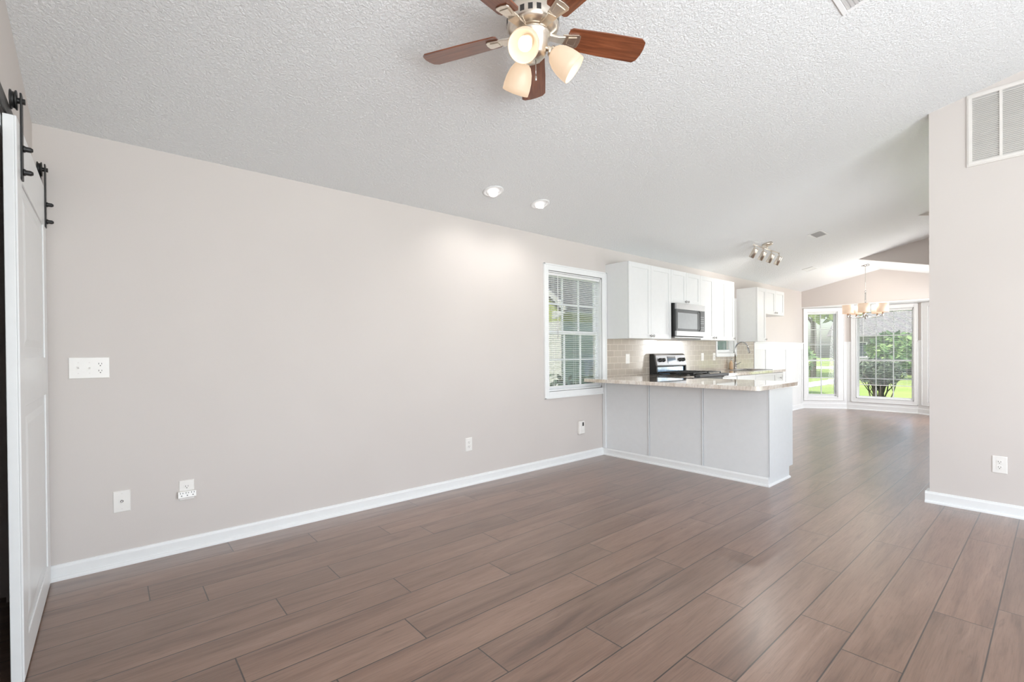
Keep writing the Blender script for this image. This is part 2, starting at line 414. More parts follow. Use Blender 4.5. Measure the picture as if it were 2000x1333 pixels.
# unseen right wall; its patio opening is added for the fill lamp
b = MB(); holes_wall(b, YB-.12, 5.34, 2.74, [(.7, 3.9, 0, 2.2)], lambda a, c, z0, z1: b.box(6.5, 6.62, a, c, z0, z1))
struct(b, 'wall_right', 'wall')
b = MB(); sl(2.872, RA, 5.218, 5.338, cz); sl(RA, 6.5, 5.218, 5.338, zA)
struct(b, 'wall_partition', 'wall', label='short greige wall on the right with the return grille')
b = MB(); holes_wall(b, 5.338, 9.87, 2.85, [(5.78, 6.76, 0, 2.15)], lambda a, c, z0, z1: b.box(2.876, 2.99, a, c, z0, z1))  # unseen opening, added to let the kitchen fill lamp in
struct(b, 'wall_kitchen', 'wall')
b = MB(); holes_wall(b, 9.89, 11.41, 2.42, [(10.0, 11.2, .3, 2.1)], lambda a, c, z0, z1: b.box(2.5, 2.62, a, c, z0, z1))  # opening invented out of view for the dining fill lamp
struct(b, 'wall_dining', 'wall')
# triangular walls where the ridges step down
b = MB(); b.prism([(RB, zB(RB)), (2.99, zB(2.99)), (2.99, cz(2.99))], 'y', 8.295, 8.315); struct(b, 'wall_gable_kitchen', 'wall')
b = MB(); b.prism([(RC, zC(RC)), (2.62, zC(2.62)), (2.99, zC(2.99)), (2.99, zB(2.99)), (RB, zB(RB))], 'y', 9.87, 9.89); struct(b, 'wall_gable_dining', 'wall', label='greige triangle above the dining ceiling')
SO = 2.105
b = MB(); b.prism([(0, SO+.02), (2.5, SO+.02), (2.5, zC(2.5)), (RC, zC(RC)), (0, H)], 'y', 11.37, 11.45); struct(b, 'wall_gable_bay', 'wall', label='greige gable wall above the bay windows')
# bay
A_, B_, C_, D_ = Vector((0, 11.41, 0)), Vector((.66, 11.90, 0)), Vector((1.80, 11.90, 0)), Vector((2.5, 11.41, 0))
def frame(p, q):
    t = (q-p).normalized(); n_ = Vector((-t.y, t.x, 0))
    mt = Matrix.Identity(4)
    for i, c in enumerate((t, n_, Vector((0, 0, 1)))):
        for r in range(3): mt[r][i] = c[r]
    mt.translation = p; return mt, (q-p).length
FL = Matrix(((0, -1, 0, 0), (1, 0, 0, 0), (0, 0, 1, 0), (0, 0, 0, 1)))     # left wall: u = +Y, outward = -X
F1, l1 = frame(A_, B_); F2, l2 = frame(B_, C_); F3, l3 = frame(C_, D_)
OW2 = (.095, .655, .24, 2.02); OW3 = (.165, 1.075, .235, 2.02); OW4 = (l3-.655, l3-.095, .24, 2.02)
for nm, Fm, ln, op in (('wall_bay_left', F1, l1, OW2), ('wall_bay_middle', F2, l2, OW3), ('wall_bay_right', F3, l3, OW4)):
    b = MB(Fm); holes_wall(b, 0, ln, SO+.02, [op], lambda a, c, z0, z1: b.box(a, c, 0, .1, z0, z1)); struct(b, nm, 'wall')
b = MB(); b.prism([(-.1, 11.45), (-.1, 11.5), (.6, 12.02), (1.86, 12.02), (2.62, 11.5), (2.62, 11.45)], 'z', SO+.021, SO+.08)
b.prism([(0, 11.362), (0, 11.41), (.66, 11.9), (1.8, 11.9), (2.5, 11.41), (2.5, 11.362)], 'z', SO, SO+.02)
struct(b, 'trim_1', 'trim', label='white soffit of the window bay')

# ---------------------------------------------------------------- windows
def window(name, Fm, op, cols, urows, lrows, zmid, casing, muntin_depth=.07, stool=False):
    u0, u1, v0, v1 = op; cl, cr, cb, ct = casing
    root = bpy.data.objects.new(name, None); p = Fm @ Vector(((u0+u1)/2, 0, v0)); root.location = p; COL.objects.link(root)
    WM[root.name] = Matrix.Translation(p); tag(root, None, None, None, 'structure')
    b = MB(Fm)                                                   # mitred casing with an outer back band
    for (a, c, z0, z1) in ((cl, u0-.004, cb, ct), (u1+.004, cr, cb, ct), (u0-.004, u1+.004, v1+.004, ct), (u0-.004, u1+.004, cb, v0-.004)):
        b.box(a, c, -.016, 0, z0, z1)
    for (a, c, z0, z1) in ((cl, cl+.014, cb, ct), (cr-.014, cr, cb, ct), (cl, cr, ct-.014, ct), (cl, cr, cb, cb+.014)):
        b.box(a, c, -.024, -.016, z0, z1)
    b.build('casing', 'trim', root, .002)
    b = MB(Fm)
    b.box(u0-.004, u0+.012, 0, .1, v0, v1); b.box(u1-.012, u1+.004, 0, .1, v0, v1); b.box(u0, u1, 0, .1, v1-.012, v1+.004); b.box(u0, u1, 0, .1, v0-.004, v0+.014)
    b.build('jamb', 'trim', root)
    for nm, (z0, z1), w0, rows in (('upper_sash', (zmid-.016, v1-.01), .075, urows), ('lower_sash', (v0+.012, zmid+.018), .050, lrows)):
        b = MB(Fm); s = .028; a, c = u0+.012, u1-.012
        b.box(a, a+s, w0, w0+.024, z0, z1); b.box(c-s, c, w0, w0+.024, z0, z1); b.box(a+s, c-s, w0, w0+.024, z1-.034, z1); b.box(a+s, c-s, w0, w0+.024, z0, z0+.034)
        for k in range(1, cols):
            x = a+s+(c-a-2*s)*k/cols; b.box(x-.008, x+.008, w0+.004, w0+.02, z0+.034, z1-.034)
        for k in range(1, rows):
            z = z0+.034+(z1-z0-.068)*k/rows; b.box(a+s, c-s, w0+.005, w0+.019, z-.008, z+.008)
        sash = b.build(nm, 'trim', root)
        b = MB(Fm); b.box(a+s, c-s, w0+.010, w0+.013, z0+.034, z1-.034); b.build('pane', 'glass', sash)
    if stool:
        b = MB(Fm); b.box(cl+.01, cr-.01, -.035, .05, v0-.022, v0-.004); b.build('sill', 'trim', root, .003)
    return root
def blind(Fm, op, zbot, label, wand=None, pitch=.0215):
    u0, u1, v0, v1 = op; a, c = u0+.018, u1-.018; p = Fm @ Vector(((u0+u1)/2, .028, zbot))
    root = thing('window_blind', p, label, 'blind')
    b = MB(Fm); b.box(a, c, .012, .044, v1-.042, v1-.014); b.build('headrail', 'slat', root, .002)
    b = MB(Fm); n = int((v1-.05-zbot-.02)/pitch)
    for k in range(n):
        z = v1-.055-k*pitch
        P = [(w_, z+dz) for w_, dz in ((.016, .0016), (.022, .0022), (.028, .0016), (.034, .0), (.040, -.0030), (.040, -.0040), (.034, -.001), (.028, .0006), (.022, .0012), (.016, .0006))]
        b.loft([[(a, *q) for q in P], [(c, *q) for q in P]], smooth=False)
    b.build('slats', 'slat', root)
    b = MB(Fm); b.box(a, c, .016, .040, zbot, zbot+.016); b.build('bottom_rail', 'slat', root, .002)
    b = MB(Fm)
    for t in ((.14, .86) if c-a < .7 else (.1, .5, .9)):
        u = a+(c-a)*t
        for w_ in (.0145, .0415): b.box(u-.0008, u+.0008, w_-.0006, w_+.0006, zbot, v1-.03)
    b.build('ladder_cord', 'slat', root)
    if wand:
        b = MB(Fm); u = a+(c-a)*wand[0]; b.cyl((u, .004, v1-.045), (u, .004, v1-.045-wand[1]), .0045, 8); b.build('tilt_wand', 'slat', root)
    return root
window('window_1', FL, W1, 3, 2, 2, 1.435, (3.757, 4.797, .722, 2.163))
blind(FL, W1, .835, 'white mini blind hanging in the tall window beside the kitchen counter', (.16, .68))
window('window_2', F1, OW2, 2, 3, 2, 1.005, (.018, .775, .165, 2.098))
blind(F1, OW2, .285, 'white mini blind fully lowered in the narrow bay window', (.25, .8))
window('window_3', F2, OW3, 3, 2, 2, 1.005, (.085, 1.14, .155, 2.098))
blind(F2, OW3, .505, 'white mini blind raised above the sill in the wide middle bay window', (.12, .6))
window('window_4', F3, OW4, 2, 3, 2, 1.005, (l3-.775, l3-.018, .165, 2.098))
window('window_5', FL, WK, 1, 1, 1, 1.55, (7.545, 8.265, 1.125, 2.10))
b = MB(); b.box(6.5, 6.56, .70, .78, 0, 2.2); b.box(6.5, 6.56, 3.82, 3.9, 0, 2.2); b.box(6.5, 6.56, 2.26, 2.34, 0, 2.2); b.box(6.5, 6.56, .78, 3.82, 2.12, 2.2)
struct(b, 'door_1', 'trim')  # unseen frame added around the patio fill lamp's opening

# ---------------------------------------------------------------- baseboards, wainscot
def base_run(b, Fm, u0, u1, hb=.083):
    """Fm: u along the wall, w pointing out of the room"""
    T0 = b.T; b.T = Fm
    P = [(0, 0), (-.030, 0), (-.029, .010), (-.022, .018), (-.014, .019), (-.014, hb-.016), (-.010, hb-.010), (-.009, hb-.003), (-.005, hb), (0, hb)]
    b.loft([[(u0, *q) for q in P], [(u1, *q) for q in P]], smooth=False); b.T = T0
b = MB(); base_run(b, FL, YB, 4.735); struct(b, 'baseboard_left', 'trim', label='white baseboard along the left wall')
FP = Matrix(((1, 0, 0, 0), (0, 1, 0, 5.218), (0, 0, 1, 0), (0, 0, 0, 1)))
b = MB(); base_run(b, FP, 2.845, 6.47, .088)
b.box(2.845, 2.872, 5.218, 5.338, 0, .086)
struct(b, 'baseboard_partition', 'trim', label='white baseboard under the short right wall')
b = MB(); base_run(b, FL, 9.0, 11.41, .10)
for Fm, ln in ((F1, l1), (F2, l2), (F3, l3)): base_run(b, Fm, -.02, ln+.02, .11)
struct(b, 'baseboard_bay', 'trim', label='white baseboard round the bay')
b = MB(); b.box(0, .006, 8.97, 11.41, .1, 1.33); struct(b, 'trim_2', 'bead', label='white beadboard wainscot beyond the kitchen')
b = MB(); b.box(0, .018, 8.97, 11.41, 1.235, 1.36); b.box(0, .034, 8.97, 11.41, 1.36, 1.382)
for y in (8.97, 9.47, 10.44, 11.335): b.box(.006, .018, y, y+.06, .1, 1.235)
struct(b, 'trim_3', 'trim', .002, label='white chair rail with battens on the wainscot')
b = MB()
def bayp(Fm, pieces):
    T0 = b.T; b.T = Fm
    for q in pieces: b.box(q[0], q[1], -.006, 0, q[2], q[3])
    b.T = T0
bayp(F1, [(.016, .778, .1, .163), (.778, l1, .1, 1.29), (0, .016, .1, 1.29)])
bayp(F2, [(.082, 1.143, .1, .153), (0, .082, .1, 1.29), (1.143, l2, .1, 1.29)])
bayp(F3, [(l3-.778, l3, .1, .163), (0, l3-.778, .1, 1.29)])
struct(b, 'trim_4', 'trim', label='white panelling around the bay windows')
b = MB()
def rail(Fm, a, c):
    T0 = b.T; b.T = Fm; b.box(a, c, -.012, 0, 1.275, 1.37); b.box(a, c, -.026, 0, 1.37, 1.39); b.T = T0
rail(F1, .778, l1); rail(F2, -.004, .082); rail(F2, 1.143, l2); rail(F3, 0, l3-.778)
struct(b, 'trim_5', 'trim', label='short chair rail blocks between the bay windows')
# subway tile backsplash
b = MB(); b.box(0, .008, 4.80, 7.545, .914, 1.372); b.box(0, .008, 7.545, 8.265, .914, 1.125); b.box(0, .008, 8.265, 8.97, .914, 1.372)
struct(b, 'trim_6', 'tile', label='beige subway tile backsplash')

# ---------------------------------------------------------------- barn door, rail
DX0, DX1, DZ0, DZ1, DY0, DY1 = .035, 1.056, .012, 2.10, -.006, .030
t = thing('barn_door', ((DX0+DX1)/2, .012, DZ0), 'white two-panel sliding door hung on black hardware at the left edge', 'door')
b = MB(); b.box(DX0, DX1, DY0, DY1-.007, DZ0, DZ1)
def rails(b):
    y0, y1 = DY1-.007, DY1
    st = .125
    b.box(DX0, DX0+st, y0, y1, DZ0, DZ1); b.box(DX1-st, DX1, y0, y1, DZ0, DZ1)
    b.box(DX0+st, DX1-st, y0, y1, DZ1-.21, DZ1); b.box(DX0+st, DX1-st, y0, y1, 1.02, 1.21); b.box(DX0+st, DX1-st, y0, y1, DZ0, .135)
rails(b); b.build('door_slab', 'trim', t, .002)
for z0, z1 in ((.135, 1.02), (1.21, DZ1-.21)):
    b = MB(); x0, x1 = DX0+.125, DX1-.125; y = DY1-.007
    R = [[(x0, y, z0), (x1, y, z0), (x1, y, z1), (x0, y, z1)], [(x0+.045, y, z0+.045), (x1-.045, y, z0+.045), (x1-.045, y, z1-.045), (x0+.045, y, z1-.045)],
         [(x0+.075, y+.006, z0+.075), (x1-.075, y+.006, z0+.075), (x1-.075, y+.006, z1-.075), (x0+.075, y+.006, z1-.075)]]
    b.loft(R[1:], caps=True, smooth=False); b.build('raised_panel', 'trim', t)
for hx in (.075, .948):
    b = MB(); b.box(hx-.02, hx+.02, DY1, DY1+.006, 1.893, 2.222); hg = b.build('hanger_strap', 'black', t, .002)
    b = MB()
    b.lathe([(.010, 0), (.036, .0), (.036, .004), (.030, .006), (.030, .013), (.036, .015), (.036, .019), (.010, .019)], (hx, DY1-.027, 2.196), 28, (0, 1, 0)); b.build('wheel', 'black', hg)
    b = MB(); b.cyl((hx, DY1-.026, 2.196), (hx, DY1+.014, 2.196), .011, 6); b.build('axle_bolt', 'black', hg)
    for z in (2.015, 1.925):
        b = MB(); b.lathe([(.013, 0), (.013, .004), (.010, .008), (.010, .020), (.006, .027), (0, .028)], (hx, DY1+.006, z), 14, (0, 1, 0)); b.build('bolt', 'black', hg)
t = thing('barn_door_rail', (.95, 0, 2.11), 'dark flat steel track above the sliding door', 'door track')
b = MB(); b.box(.03, 1.95, -.004, .004, 2.108, 2.164); b.build('track_bar', 'rail', t, .001)
for x in (.3, .80, 1.19, 1.75):
    b = MB(); b.cyl((x, YB, 2.135), (x, -.004, 2.135), .011, 12); b.build('standoff', 'black', t)
b = MB(); b.box(.03, .05, .004, .016, 2.104, 2.18); b.build('end_stop', 'black', t, .002)
b = MB(); b.box(.10, .158, YB, -.010, 0, 2.05); b.box(.10, 1.20, YB, -.010, 2.05, 2.095)
struct(b, 'door_2', 'trim', label='white casing of the opening behind the sliding door')

# ---------------------------------------------------------------- switches and outlets
def wallframe(kind, a, z):
    if kind == 'left': return Matrix(((0, -1, 0, 0), (1, 0, 0, a), (0, 0, 1, z), (0, 0, 0, 1)))
    if kind == 'tile': return Matrix(((0, -1, 0, .008), (1, 0, 0, a), (0, 0, 1, z), (0, 0, 0, 1)))
    return Matrix(((1, 0, 0, a), (0, 1, 0, 5.218), (0, 0, 1, z), (0, 0, 0, 1)))
def plate(t, Fm, w_, h, mat='plastic'):
    b = MB(Fm); w2, h2 = w_/2, h/2
    def rr(k): return [(-w2+k, -h2+k), (w2-k, -h2+k), (w2-k, h2-k), (-w2+k, h2-k)]
    b.loft([[(x, -d, z) for x, z in rr(k)] for k, d in ((0, 0), (0, .003), (.003, .0058))], smooth=False)
    return b.build('cover_plate', mat, t)
def receptacle(t, Fm, u, z):
    b = MB(Fm); n = 24; P = []
    for i in range(n):
        a = 2*PI*i/n; P.append((u+.0172*math.cos(a), max(-.0135, min(.0135, .0172*math.sin(a)))+z))
    b.loft([[(x, -.005, q) for x, q in P], [(x, -.0085, q) for x, q in P]], smooth=False)
    o = b.build('receptacle', 'plastic', t)
    b = MB(Fm)
    b.box(u-.0075, u-.0052, -.0092, -.008, z-.001, z+.008); b.box(u+.0052, u+.0072, -.0092, -.008, z-.0005, z+.0075)
    b.cyl((u, -.008, z-.0075), (u, -.0092, z-.0075), .0027, 10); b.build('slots', 'slot', o)
    return o
def toggle(t, Fm, u, upw):
    b = MB(Fm); b.box(u-.0055, u+.0055, -.0075, -.004, -.0125, .0125); o = b.build('switch_collar', 'plastic', t)
    b = MB(Fm); s = 1 if upw else -1
    b.loft([[(u-.004, -.006, -.005), (u+.004, -.006, -.005), (u+.004, -.006, .005), (u-.004, -.006, .005)],
            [(u-.0033, -.019, s*.008-.003), (u+.0033, -.019, s*.008-.003), (u+.0033, -.019, s*.008+.003), (u-.0033, -.019, s*.008+.003)]], smooth=False)
    b.build('toggle', 'plastic', o)
    for z in (-.030, .030):
        b = MB(Fm); b.cyl((u, -.0055, z), (u, -.0066, z), .0032, 10); b.build('screw', 'grille', t)
Fm = wallframe('left', .194, 1.149)
t = thing('switch_plate', (0, .194, 1.149), 'wide white plate with two toggle switches and an outlet beside the sliding door', 'light switch')
plate(t, Fm, .172, .118); toggle(t, Fm, -.046, True); toggle(t, Fm, 0, False); receptacle(t, Fm, .046, .0195); receptacle(t, Fm, .046, -.0195)
Fm = wallframe('left', .326, .370)
t = thing('cable_plate', (0, .326, .37), 'white wall plate with a single metal cable jack, low on the left wall', 'wall plate')
plate(t, Fm, .078, .122)
b = MB(Fm); b.lathe([(.0075, 0), (.0075, .004), (.0046, .004), (.0046, .014), (.003, .014), (.003, .008)], (0, -.0055, .002), 12, (0, -1, 0)); b.build('cable_jack', 'chrome', t)
for z in (-.042, .046):
    b = MB(Fm); b.cyl((0, -.0055, z), (0, -.0066, z), .003, 10); b.build('screw', 'grille', t)
Fm = wallframe('left', .637, .376)
t = thing('wall_outlet', (0, .637, .376), 'white outlet with a three-way tap plugged into its lower socket', 'outlet', 'white duplex outlets')
plate(t, Fm, .078, .122); receptacle(t, Fm, 0, .0215); receptacle(t, Fm, 0, -.0195)
t = thing('outlet_tap', (0, .637, .350), 'white wedge-shaped three-way tap plugged into the low outlet', 'plug adapter')
b = MB(Fm); b.prism([(-.009, -.046), (-.034, -.040), (-.026, -.004), (-.009, -.002)], 'x', -.047, .047); b.build('tap_body', 'plastic', t, .002)
for k in (-1, 0, 1):
    b = MB(Fm); u = .029*k
    for (uu, zz, w_, h_) in ((u-.0075, -.016, .0022, .008), (u+.0055, -.016, .0022, .007)):
        b.box(uu, uu+w_, -.0315, -.026, zz, zz+h_)
    b.box(u-.0025, u+.0025, -.0335, -.028, -.030, -.025); b.build('slots', 'slot', t)
Fm = wallframe('left', 2.784, .374)
t = thing('wall_outlet', (0, 2.784, .374), 'white duplex outlet low in the middle of the long left wall', 'outlet', 'white duplex outlets')
plate(t, Fm, .074, .122); receptacle(t, Fm, 0, .0195); receptacle(t, Fm, 0, -.0195)
Fm = wallframe('right', 3.2585, .367)
t = thing('wall_outlet', (3.2585, 5.218, .367), 'white duplex outlet on the short right wall below the grille', 'outlet', 'white duplex outlets')
plate(t, Fm, .078, .124); receptacle(t, Fm, 0, .0195); receptacle(t, Fm, 0, -.0195)
Fm = wallframe('left', 4.325, .368)
t = thing('plug_in_detector', (0, 4.325, .30), 'white plug-in box with a small dark display, on the wall under the window', 'detector')
b = MB(Fm); b.loft([[(-.044, -.003, -.072), (.044, -.003, -.072), (.044, -.003, .066), (-.044, -.003, .066)], [(-.044, -.030, -.076), (.044, -.030, -.076), (.044, -.030, .072), (-.044, -.030, .072)],
    [(-.036, -.040, -.070), (.036, -.040, -.070), (.036, -.040, .064), (-.036, -.040, .064)]], smooth=False)
b.box(-.035, .035, -.004, 0, -.057, .057)
b.build('body', 'plastic', t, .003)
b = MB(Fm); b.box(-.002, .022, -.0415, -.039, .015, .056); b.build('display', 'slot', t)
for z in (-.055, -.045, -.035):
    b = MB(Fm); b.box(-.026, .026, -.0408, -.039, z, z+.003); b.build('vent_slit', 'grille', t)
for y, lab, sw in ((5.226, 'beige wall plate on the tiles to the left of the range', 1), (7.12, 'pale switch plate on the tiles to the right of the range', 1), (7.49, 'pale outlet plate on the tiles beside the sink window', 0)):
    Fm = wallframe('tile', y, 1.130)
    t = thing('backsplash_plate', (.008, y, 1.13), lab, 'wall plate')
    plate(t, Fm, .08, .122)
    if sw:
        b = MB(Fm); b.box(-.0165, .0165, -.0085, -.005, -.033, .033); b.build('rocker', 'plastic', t, .001)
    else: receptacle(t, Fm, 0, .0195); receptacle(t, Fm, 0, -.0195)

# ---------------------------------------------------------------- return air grille on the short wall
Fm = Matrix(((1, 0, 0, 3.088), (0, 1, 0, 5.218), (0, 0, 1, 2.588), (0, 0, 0, 1)))
t = thing('return_air_grille', (3.088, 5.218, 2.588), 'large white return air grille high on the short right wall', 'vent')
GW, GH = .66, .535
b = MB(Fm); b.box(0, GW, -.010, 0, 0, .030); b.box(0, GW, -.010, 0, GH-.03, GH); b.box(0, .030, -.010, 0, .03, GH-.03); b.box(GW-.03, GW, -.010, 0, .03, GH-.03)
b.box(.008, GW-.008, -.014, -.010, .008, .03); b.box(.008, GW-.008, -.014, -.010, GH-.03, GH-.008); b.box(.008, .03, -.014, -.010, .03, GH-.03); b.box(GW-.03, GW-.008, -.014, -.010, .03, GH-.03)
b.build('frame', 'grille', t, .001)
b = MB(Fm); b.box(.03, GW-.03, -.002, -.0005, .03, GH-.03); b.build('filter_back', 'duct', t)
for k in range(1, 4):
    b = MB(Fm); x = .03+(GW-.06)*k/4; b.box(x-.008, x+.008, -.012, -.002, .03, GH-.03); b.build('divider', 'grille', t)
b = MB(Fm); n = 34
for k in range(n):
    z = .034+k*(GH-.07)/n
    b.poly([(.03, -.011, z-.002), (GW-.03, -.011, z-.002), (GW-.03, -.003, z+.0085), (.03, -.003, z+.0085)])
    b.poly([(.03, -.011, z-.002), (GW-.03, -.011, z-.002), (GW-.03, -.011, z+.0005), (.03, -.011, z+.0005)])
b.build('louvers', 'grille', t)

# ---------------------------------------------------------------- ceiling pieces on the slope
SA = math.atan(S)
def slopeframe(x, y):                       # u = up the slope (+x), v = +y, w = into the room (down)
    c, s = math.cos(SA), math.sin(SA); p = (x, y, cz(x))
    return Matrix(((c, 0, s, p[0]), (0, 1, 0, p[1]), (s, 0, -c, p[2]), (0, 0, 0, 1)))
def ceil_vent(x, y, lu, lv, n, along, label, slats=True):
    Fm = slopeframe(x, y); t = thing('ceiling_vent', (x, y, cz(x)), label, 'vent')
    f = .024
    b = MB(Fm)
    for q in ((-lu/2, -lu/2+f, -lv/2, lv/2), (lu/2-f, lu/2, -lv/2, lv/2), (-lu/2+f, lu/2-f, -lv/2, -lv/2+f), (-lu/2+f, lu/2-f, lv/2-f, lv/2)):
        b.box(q[0], q[1], q[2], q[3], 0, .007)
    b.build('frame', 'vent', t, .002)
    if not slats:
        b = MB(Fm); b.box(-lu/2+f, lu/2-f, -lv/2+f, lv/2-f, 0, .004); b.build('cover', 'vent', t); return t
    b = MB(Fm); b.box(-lu/2+f, lu/2-f, -lv/2+f, lv/2-f, .0002, .0012); b.build('duct_shade', 'duct', t)  # flat grey sheet on the ceiling, coloured as the shade inside a duct
    b = MB(Fm)
    for k in range(n):
        if along == 'v':
            u = -lu/2+f+(lu-2*f)*(k+.15)/n; d = (lu-2*f)/n*.72
            b.loft([[(u, s, .0015), (u+d, s, .007), (u+d, s, .0082), (u, s, .0028)] for s in (-lv/2+f, lv/2-f)], smooth=False)
        else:
            v = -lv/2+f+(lv-2*f)*(k+.15)/n; d = (lv-2*f)/n*.72
            b.loft([[(s, v, .0015), (s, v+d, .007), (s, v+d, .0082), (s, v, .0028)] for s in (-lu/2+f, lu/2-f)], smooth=False)
    b.build('louvers', 'vent', t); return t
ceil_vent(2.87, 3.185, .205, .355, 8, 'v', 'white ceiling register cut by the top edge, near the fan')
ceil_vent(1.445, 7.48, .17, .31, 12, 'v', 'white ceiling register above the kitchen')
ceil_vent(.75, 9.43, .17, .27, 1, 'v', 'flat white ceiling cover near the dining bay', False)
def downlight(x, y, label, tilt):
    Fm = slopeframe(x, y); t = thing('recessed_light', (x, y, cz(x)), label, 'ceiling light', 'recessed lights along the left wall')
    b = MB(Fm); b.lathe([(.060, .0), (.088, 0), (.089, .004), (.078, .009), (.066, .006), (.063, .0005)], (0, 0, 0), 40); b.build('trim_ring', 'vent', t)
    b = MB(Fm); b.lathe([(.063, .001), (.060, .0015), (0, .002)], (0, 0, 0), 40); b.build('baffle', 'vent', t)
    b = MB(); c = Vector((x, y, cz(x)-.004))
    b.lathe([(.024, -.014), (.036, .008), (.038, .022), (.032, .030), (0, .033)], c, 28, tilt); b.build('lamp_bulb', 'lamp_face', t)
    return t
downlight(.483, 2.715, 'lit recessed ceiling light nearer the camera, above the long wall', (.25, -.1, -1))
downlight(.487, 3.25, 'recessed ceiling light nearer the kitchen, above the long wall', (-.5, .25, -1))
for y, e in ((2.715, 7), (3.25, 7)):
    lamp('downlight_beam', 'SPOT', (.487, y, cz(.487)-.055), e, (1, .97, .92), (-.28, .05, -1), spot_size=2.3, spot_blend=.8, shadow_soft_size=.04)

# ---------------------------------------------------------------- ceiling fan
FX, FY, FZ, FR = 1.99, 1.755, 2.668, .55
t = thing('ceiling_fan', (FX, FY, FZ), 'brushed nickel ceiling fan with five cherry blades and three glowing shades', 'ceiling fan')
def clampz(b):
    for v in b.bm.verts:
        lim = cz(v.co.x)-.0005
        if v.co.z > lim: v.co.z = lim
b = MB(); b.lathe([(.0, .30), (.086, .30), (.088, .19), (.084, .15), (.070, .135), (.070, .120), (.088, .112), (.108, .095), (.116, .07), (.118, .055), (.118, .018), (.108, .004), (.080, -.006), (0, -.006)], (FX, FY, FZ), 48)
clampz(b); mh = b.build('motor_housing', 'nickel', t)
for k in range(20):
    if k % 4 == 3: continue
    b = MB(Matrix.Translation((FX, FY, FZ)) @ Matrix.Rotation(2*PI*k/20+.1, 4, 'Z')); b.box(.112, .1186, -.010, .010, .024, .050); b.build('vent_slot', 'slot', mh)
b = MB(); b.lathe([(.080, -.006), (.078, -.026), (.068, -.030), (.066, -.075), (.060, -.080), (.058, -.100), (.045, -.115), (.020, -.122), (0, -.123)], (FX, FY, FZ), 40); lk = b.build('light_kit', 'nickel', t)
for k in range(5):
    a = math.radians(208.43-72*k)
    R = Matrix.Translation((FX, FY, FZ)) @ Matrix.Rotation(a, 4, 'Z')
    Rb = R @ Matrix.Rotation(math.radians(-12), 4, 'X')
    r0, r1 = .165, FR
    out = [(r0, -.046), (r0+.012, -.056), (.35, -.064), (r1-.03, -.067), (r1-.008, -.052), (r1, -.02), (r1+.002, .015), (r1-.004, .05), (r1-.02, .066), (.35, .064), (r0+.012, .056), (r0, .046)]
    b = MB(Rb); b.prism(out, 'z', -.003, .003)
    # the blade keeps its own axes so that the grain runs along it
    o = bpy.data.objects.new('blade', bpy.data.meshes.new('blade')); COL.objects.link(o); o.parent = t
    bmesh.ops.recalc_face_normals(b.bm, faces=b.bm.faces); b.bm.transform(Rb.inverted()); b.bm.to_mesh(o.data); b.bm.free()
    o.data.materials.append(M['blade']); o.matrix_local = WM[t.name].inverted() @ Rb; WM[o.name] = Rb
    b = MB(R)
    b.loft([[(.060, -.018, -.012), (.060, .018, -.012), (.060, .018, -.002), (.060, -.018, -.002)], [(.120, -.020, -.016), (.120, .020, -.016), (.120, .020, -.006), (.120, -.020, -.006)],
            [(.150, -.026, -.014), (.150, .026, -.014), (.150, .026, -.007), (.150, -.026, -.007)]], smooth=False)
    b.T = Rb
    P = [(.140, -.024), (.212, -.036), (.222, -.030), (.226, .0), (.222, .030), (.212, .036), (.140, .024)]
    b.prism(P, 'z', -.010, -.0035)
    b.prism([(.165, -.016), (.205, -.024), (.205, .024), (.165, .016)], 'z', -.0135, -.010)
    b.build('blade_iron', 'nickel', o, .0015)
def shade_lamp(az, tilt, e):
    a = math.radians(az); rd = Vector((math.cos(a), math.sin(a), 0)); ax = (rd*math.sin(tilt)+Vector((0, 0, -1))*math.cos(tilt)).normalized()
    base = Vector((FX, FY, FZ-.070)); p0 = base+rd*.050; p1 = base+rd*.072+Vector((0, 0, -.004)); p2 = p1+ax*.026
    b = MB(); b.tube([p0, p1, p2], [.012, .013, .013], 12); b.lathe([(.014, 0), (.024, .006), (.026, .03), (.02, .032)], p1+ax*.006, 20, ax); arm = b.build('lamp_arm', 'nickel', lk)
    s0 = p1+ax*.022
    prof = [(.026, 0), (.040, .012), (.054, .038), (.062, .070), (.065, .100), (.064, .128), (.061, .128), (.062, .100), (.059, .070), (.051, .040), (.037, .016), (.022, .004)]
    b = MB(); b.lathe(prof, s0, 36, ax); sh = b.build('lamp_shade', 'shade', t)
    b = MB(); b.lathe([(.012, .0), (.014, .025), (.026, .055), (.030, .075), (.026, .094), (.012, .104), (0, .106)], s0, 24, ax); b.build('bulb', 'bulb', sh)
    lamp('fan_bulb_light', 'POINT', s0+ax*.150, e, (1, .86, .68), shadow_soft_size=.03)
shade_lamp(-57, math.radians(47), .25); shade_lamp(50, math.radians(50), .25); shade_lamp(168, math.radians(40), .25)
b = MB(); c = Vector((FX, FY, FZ-.12)); q = c+rt*.012; b.tube([q, q+Vector((0, 0, -.075))], .0016, 8); b.lathe([(.003, 0), (.005, .006), (.004, .022), (0, .024)], q+Vector((0, 0, -.075)), 10, (0, 0, -1)); b.build('pull_chain', 'chrome', t)

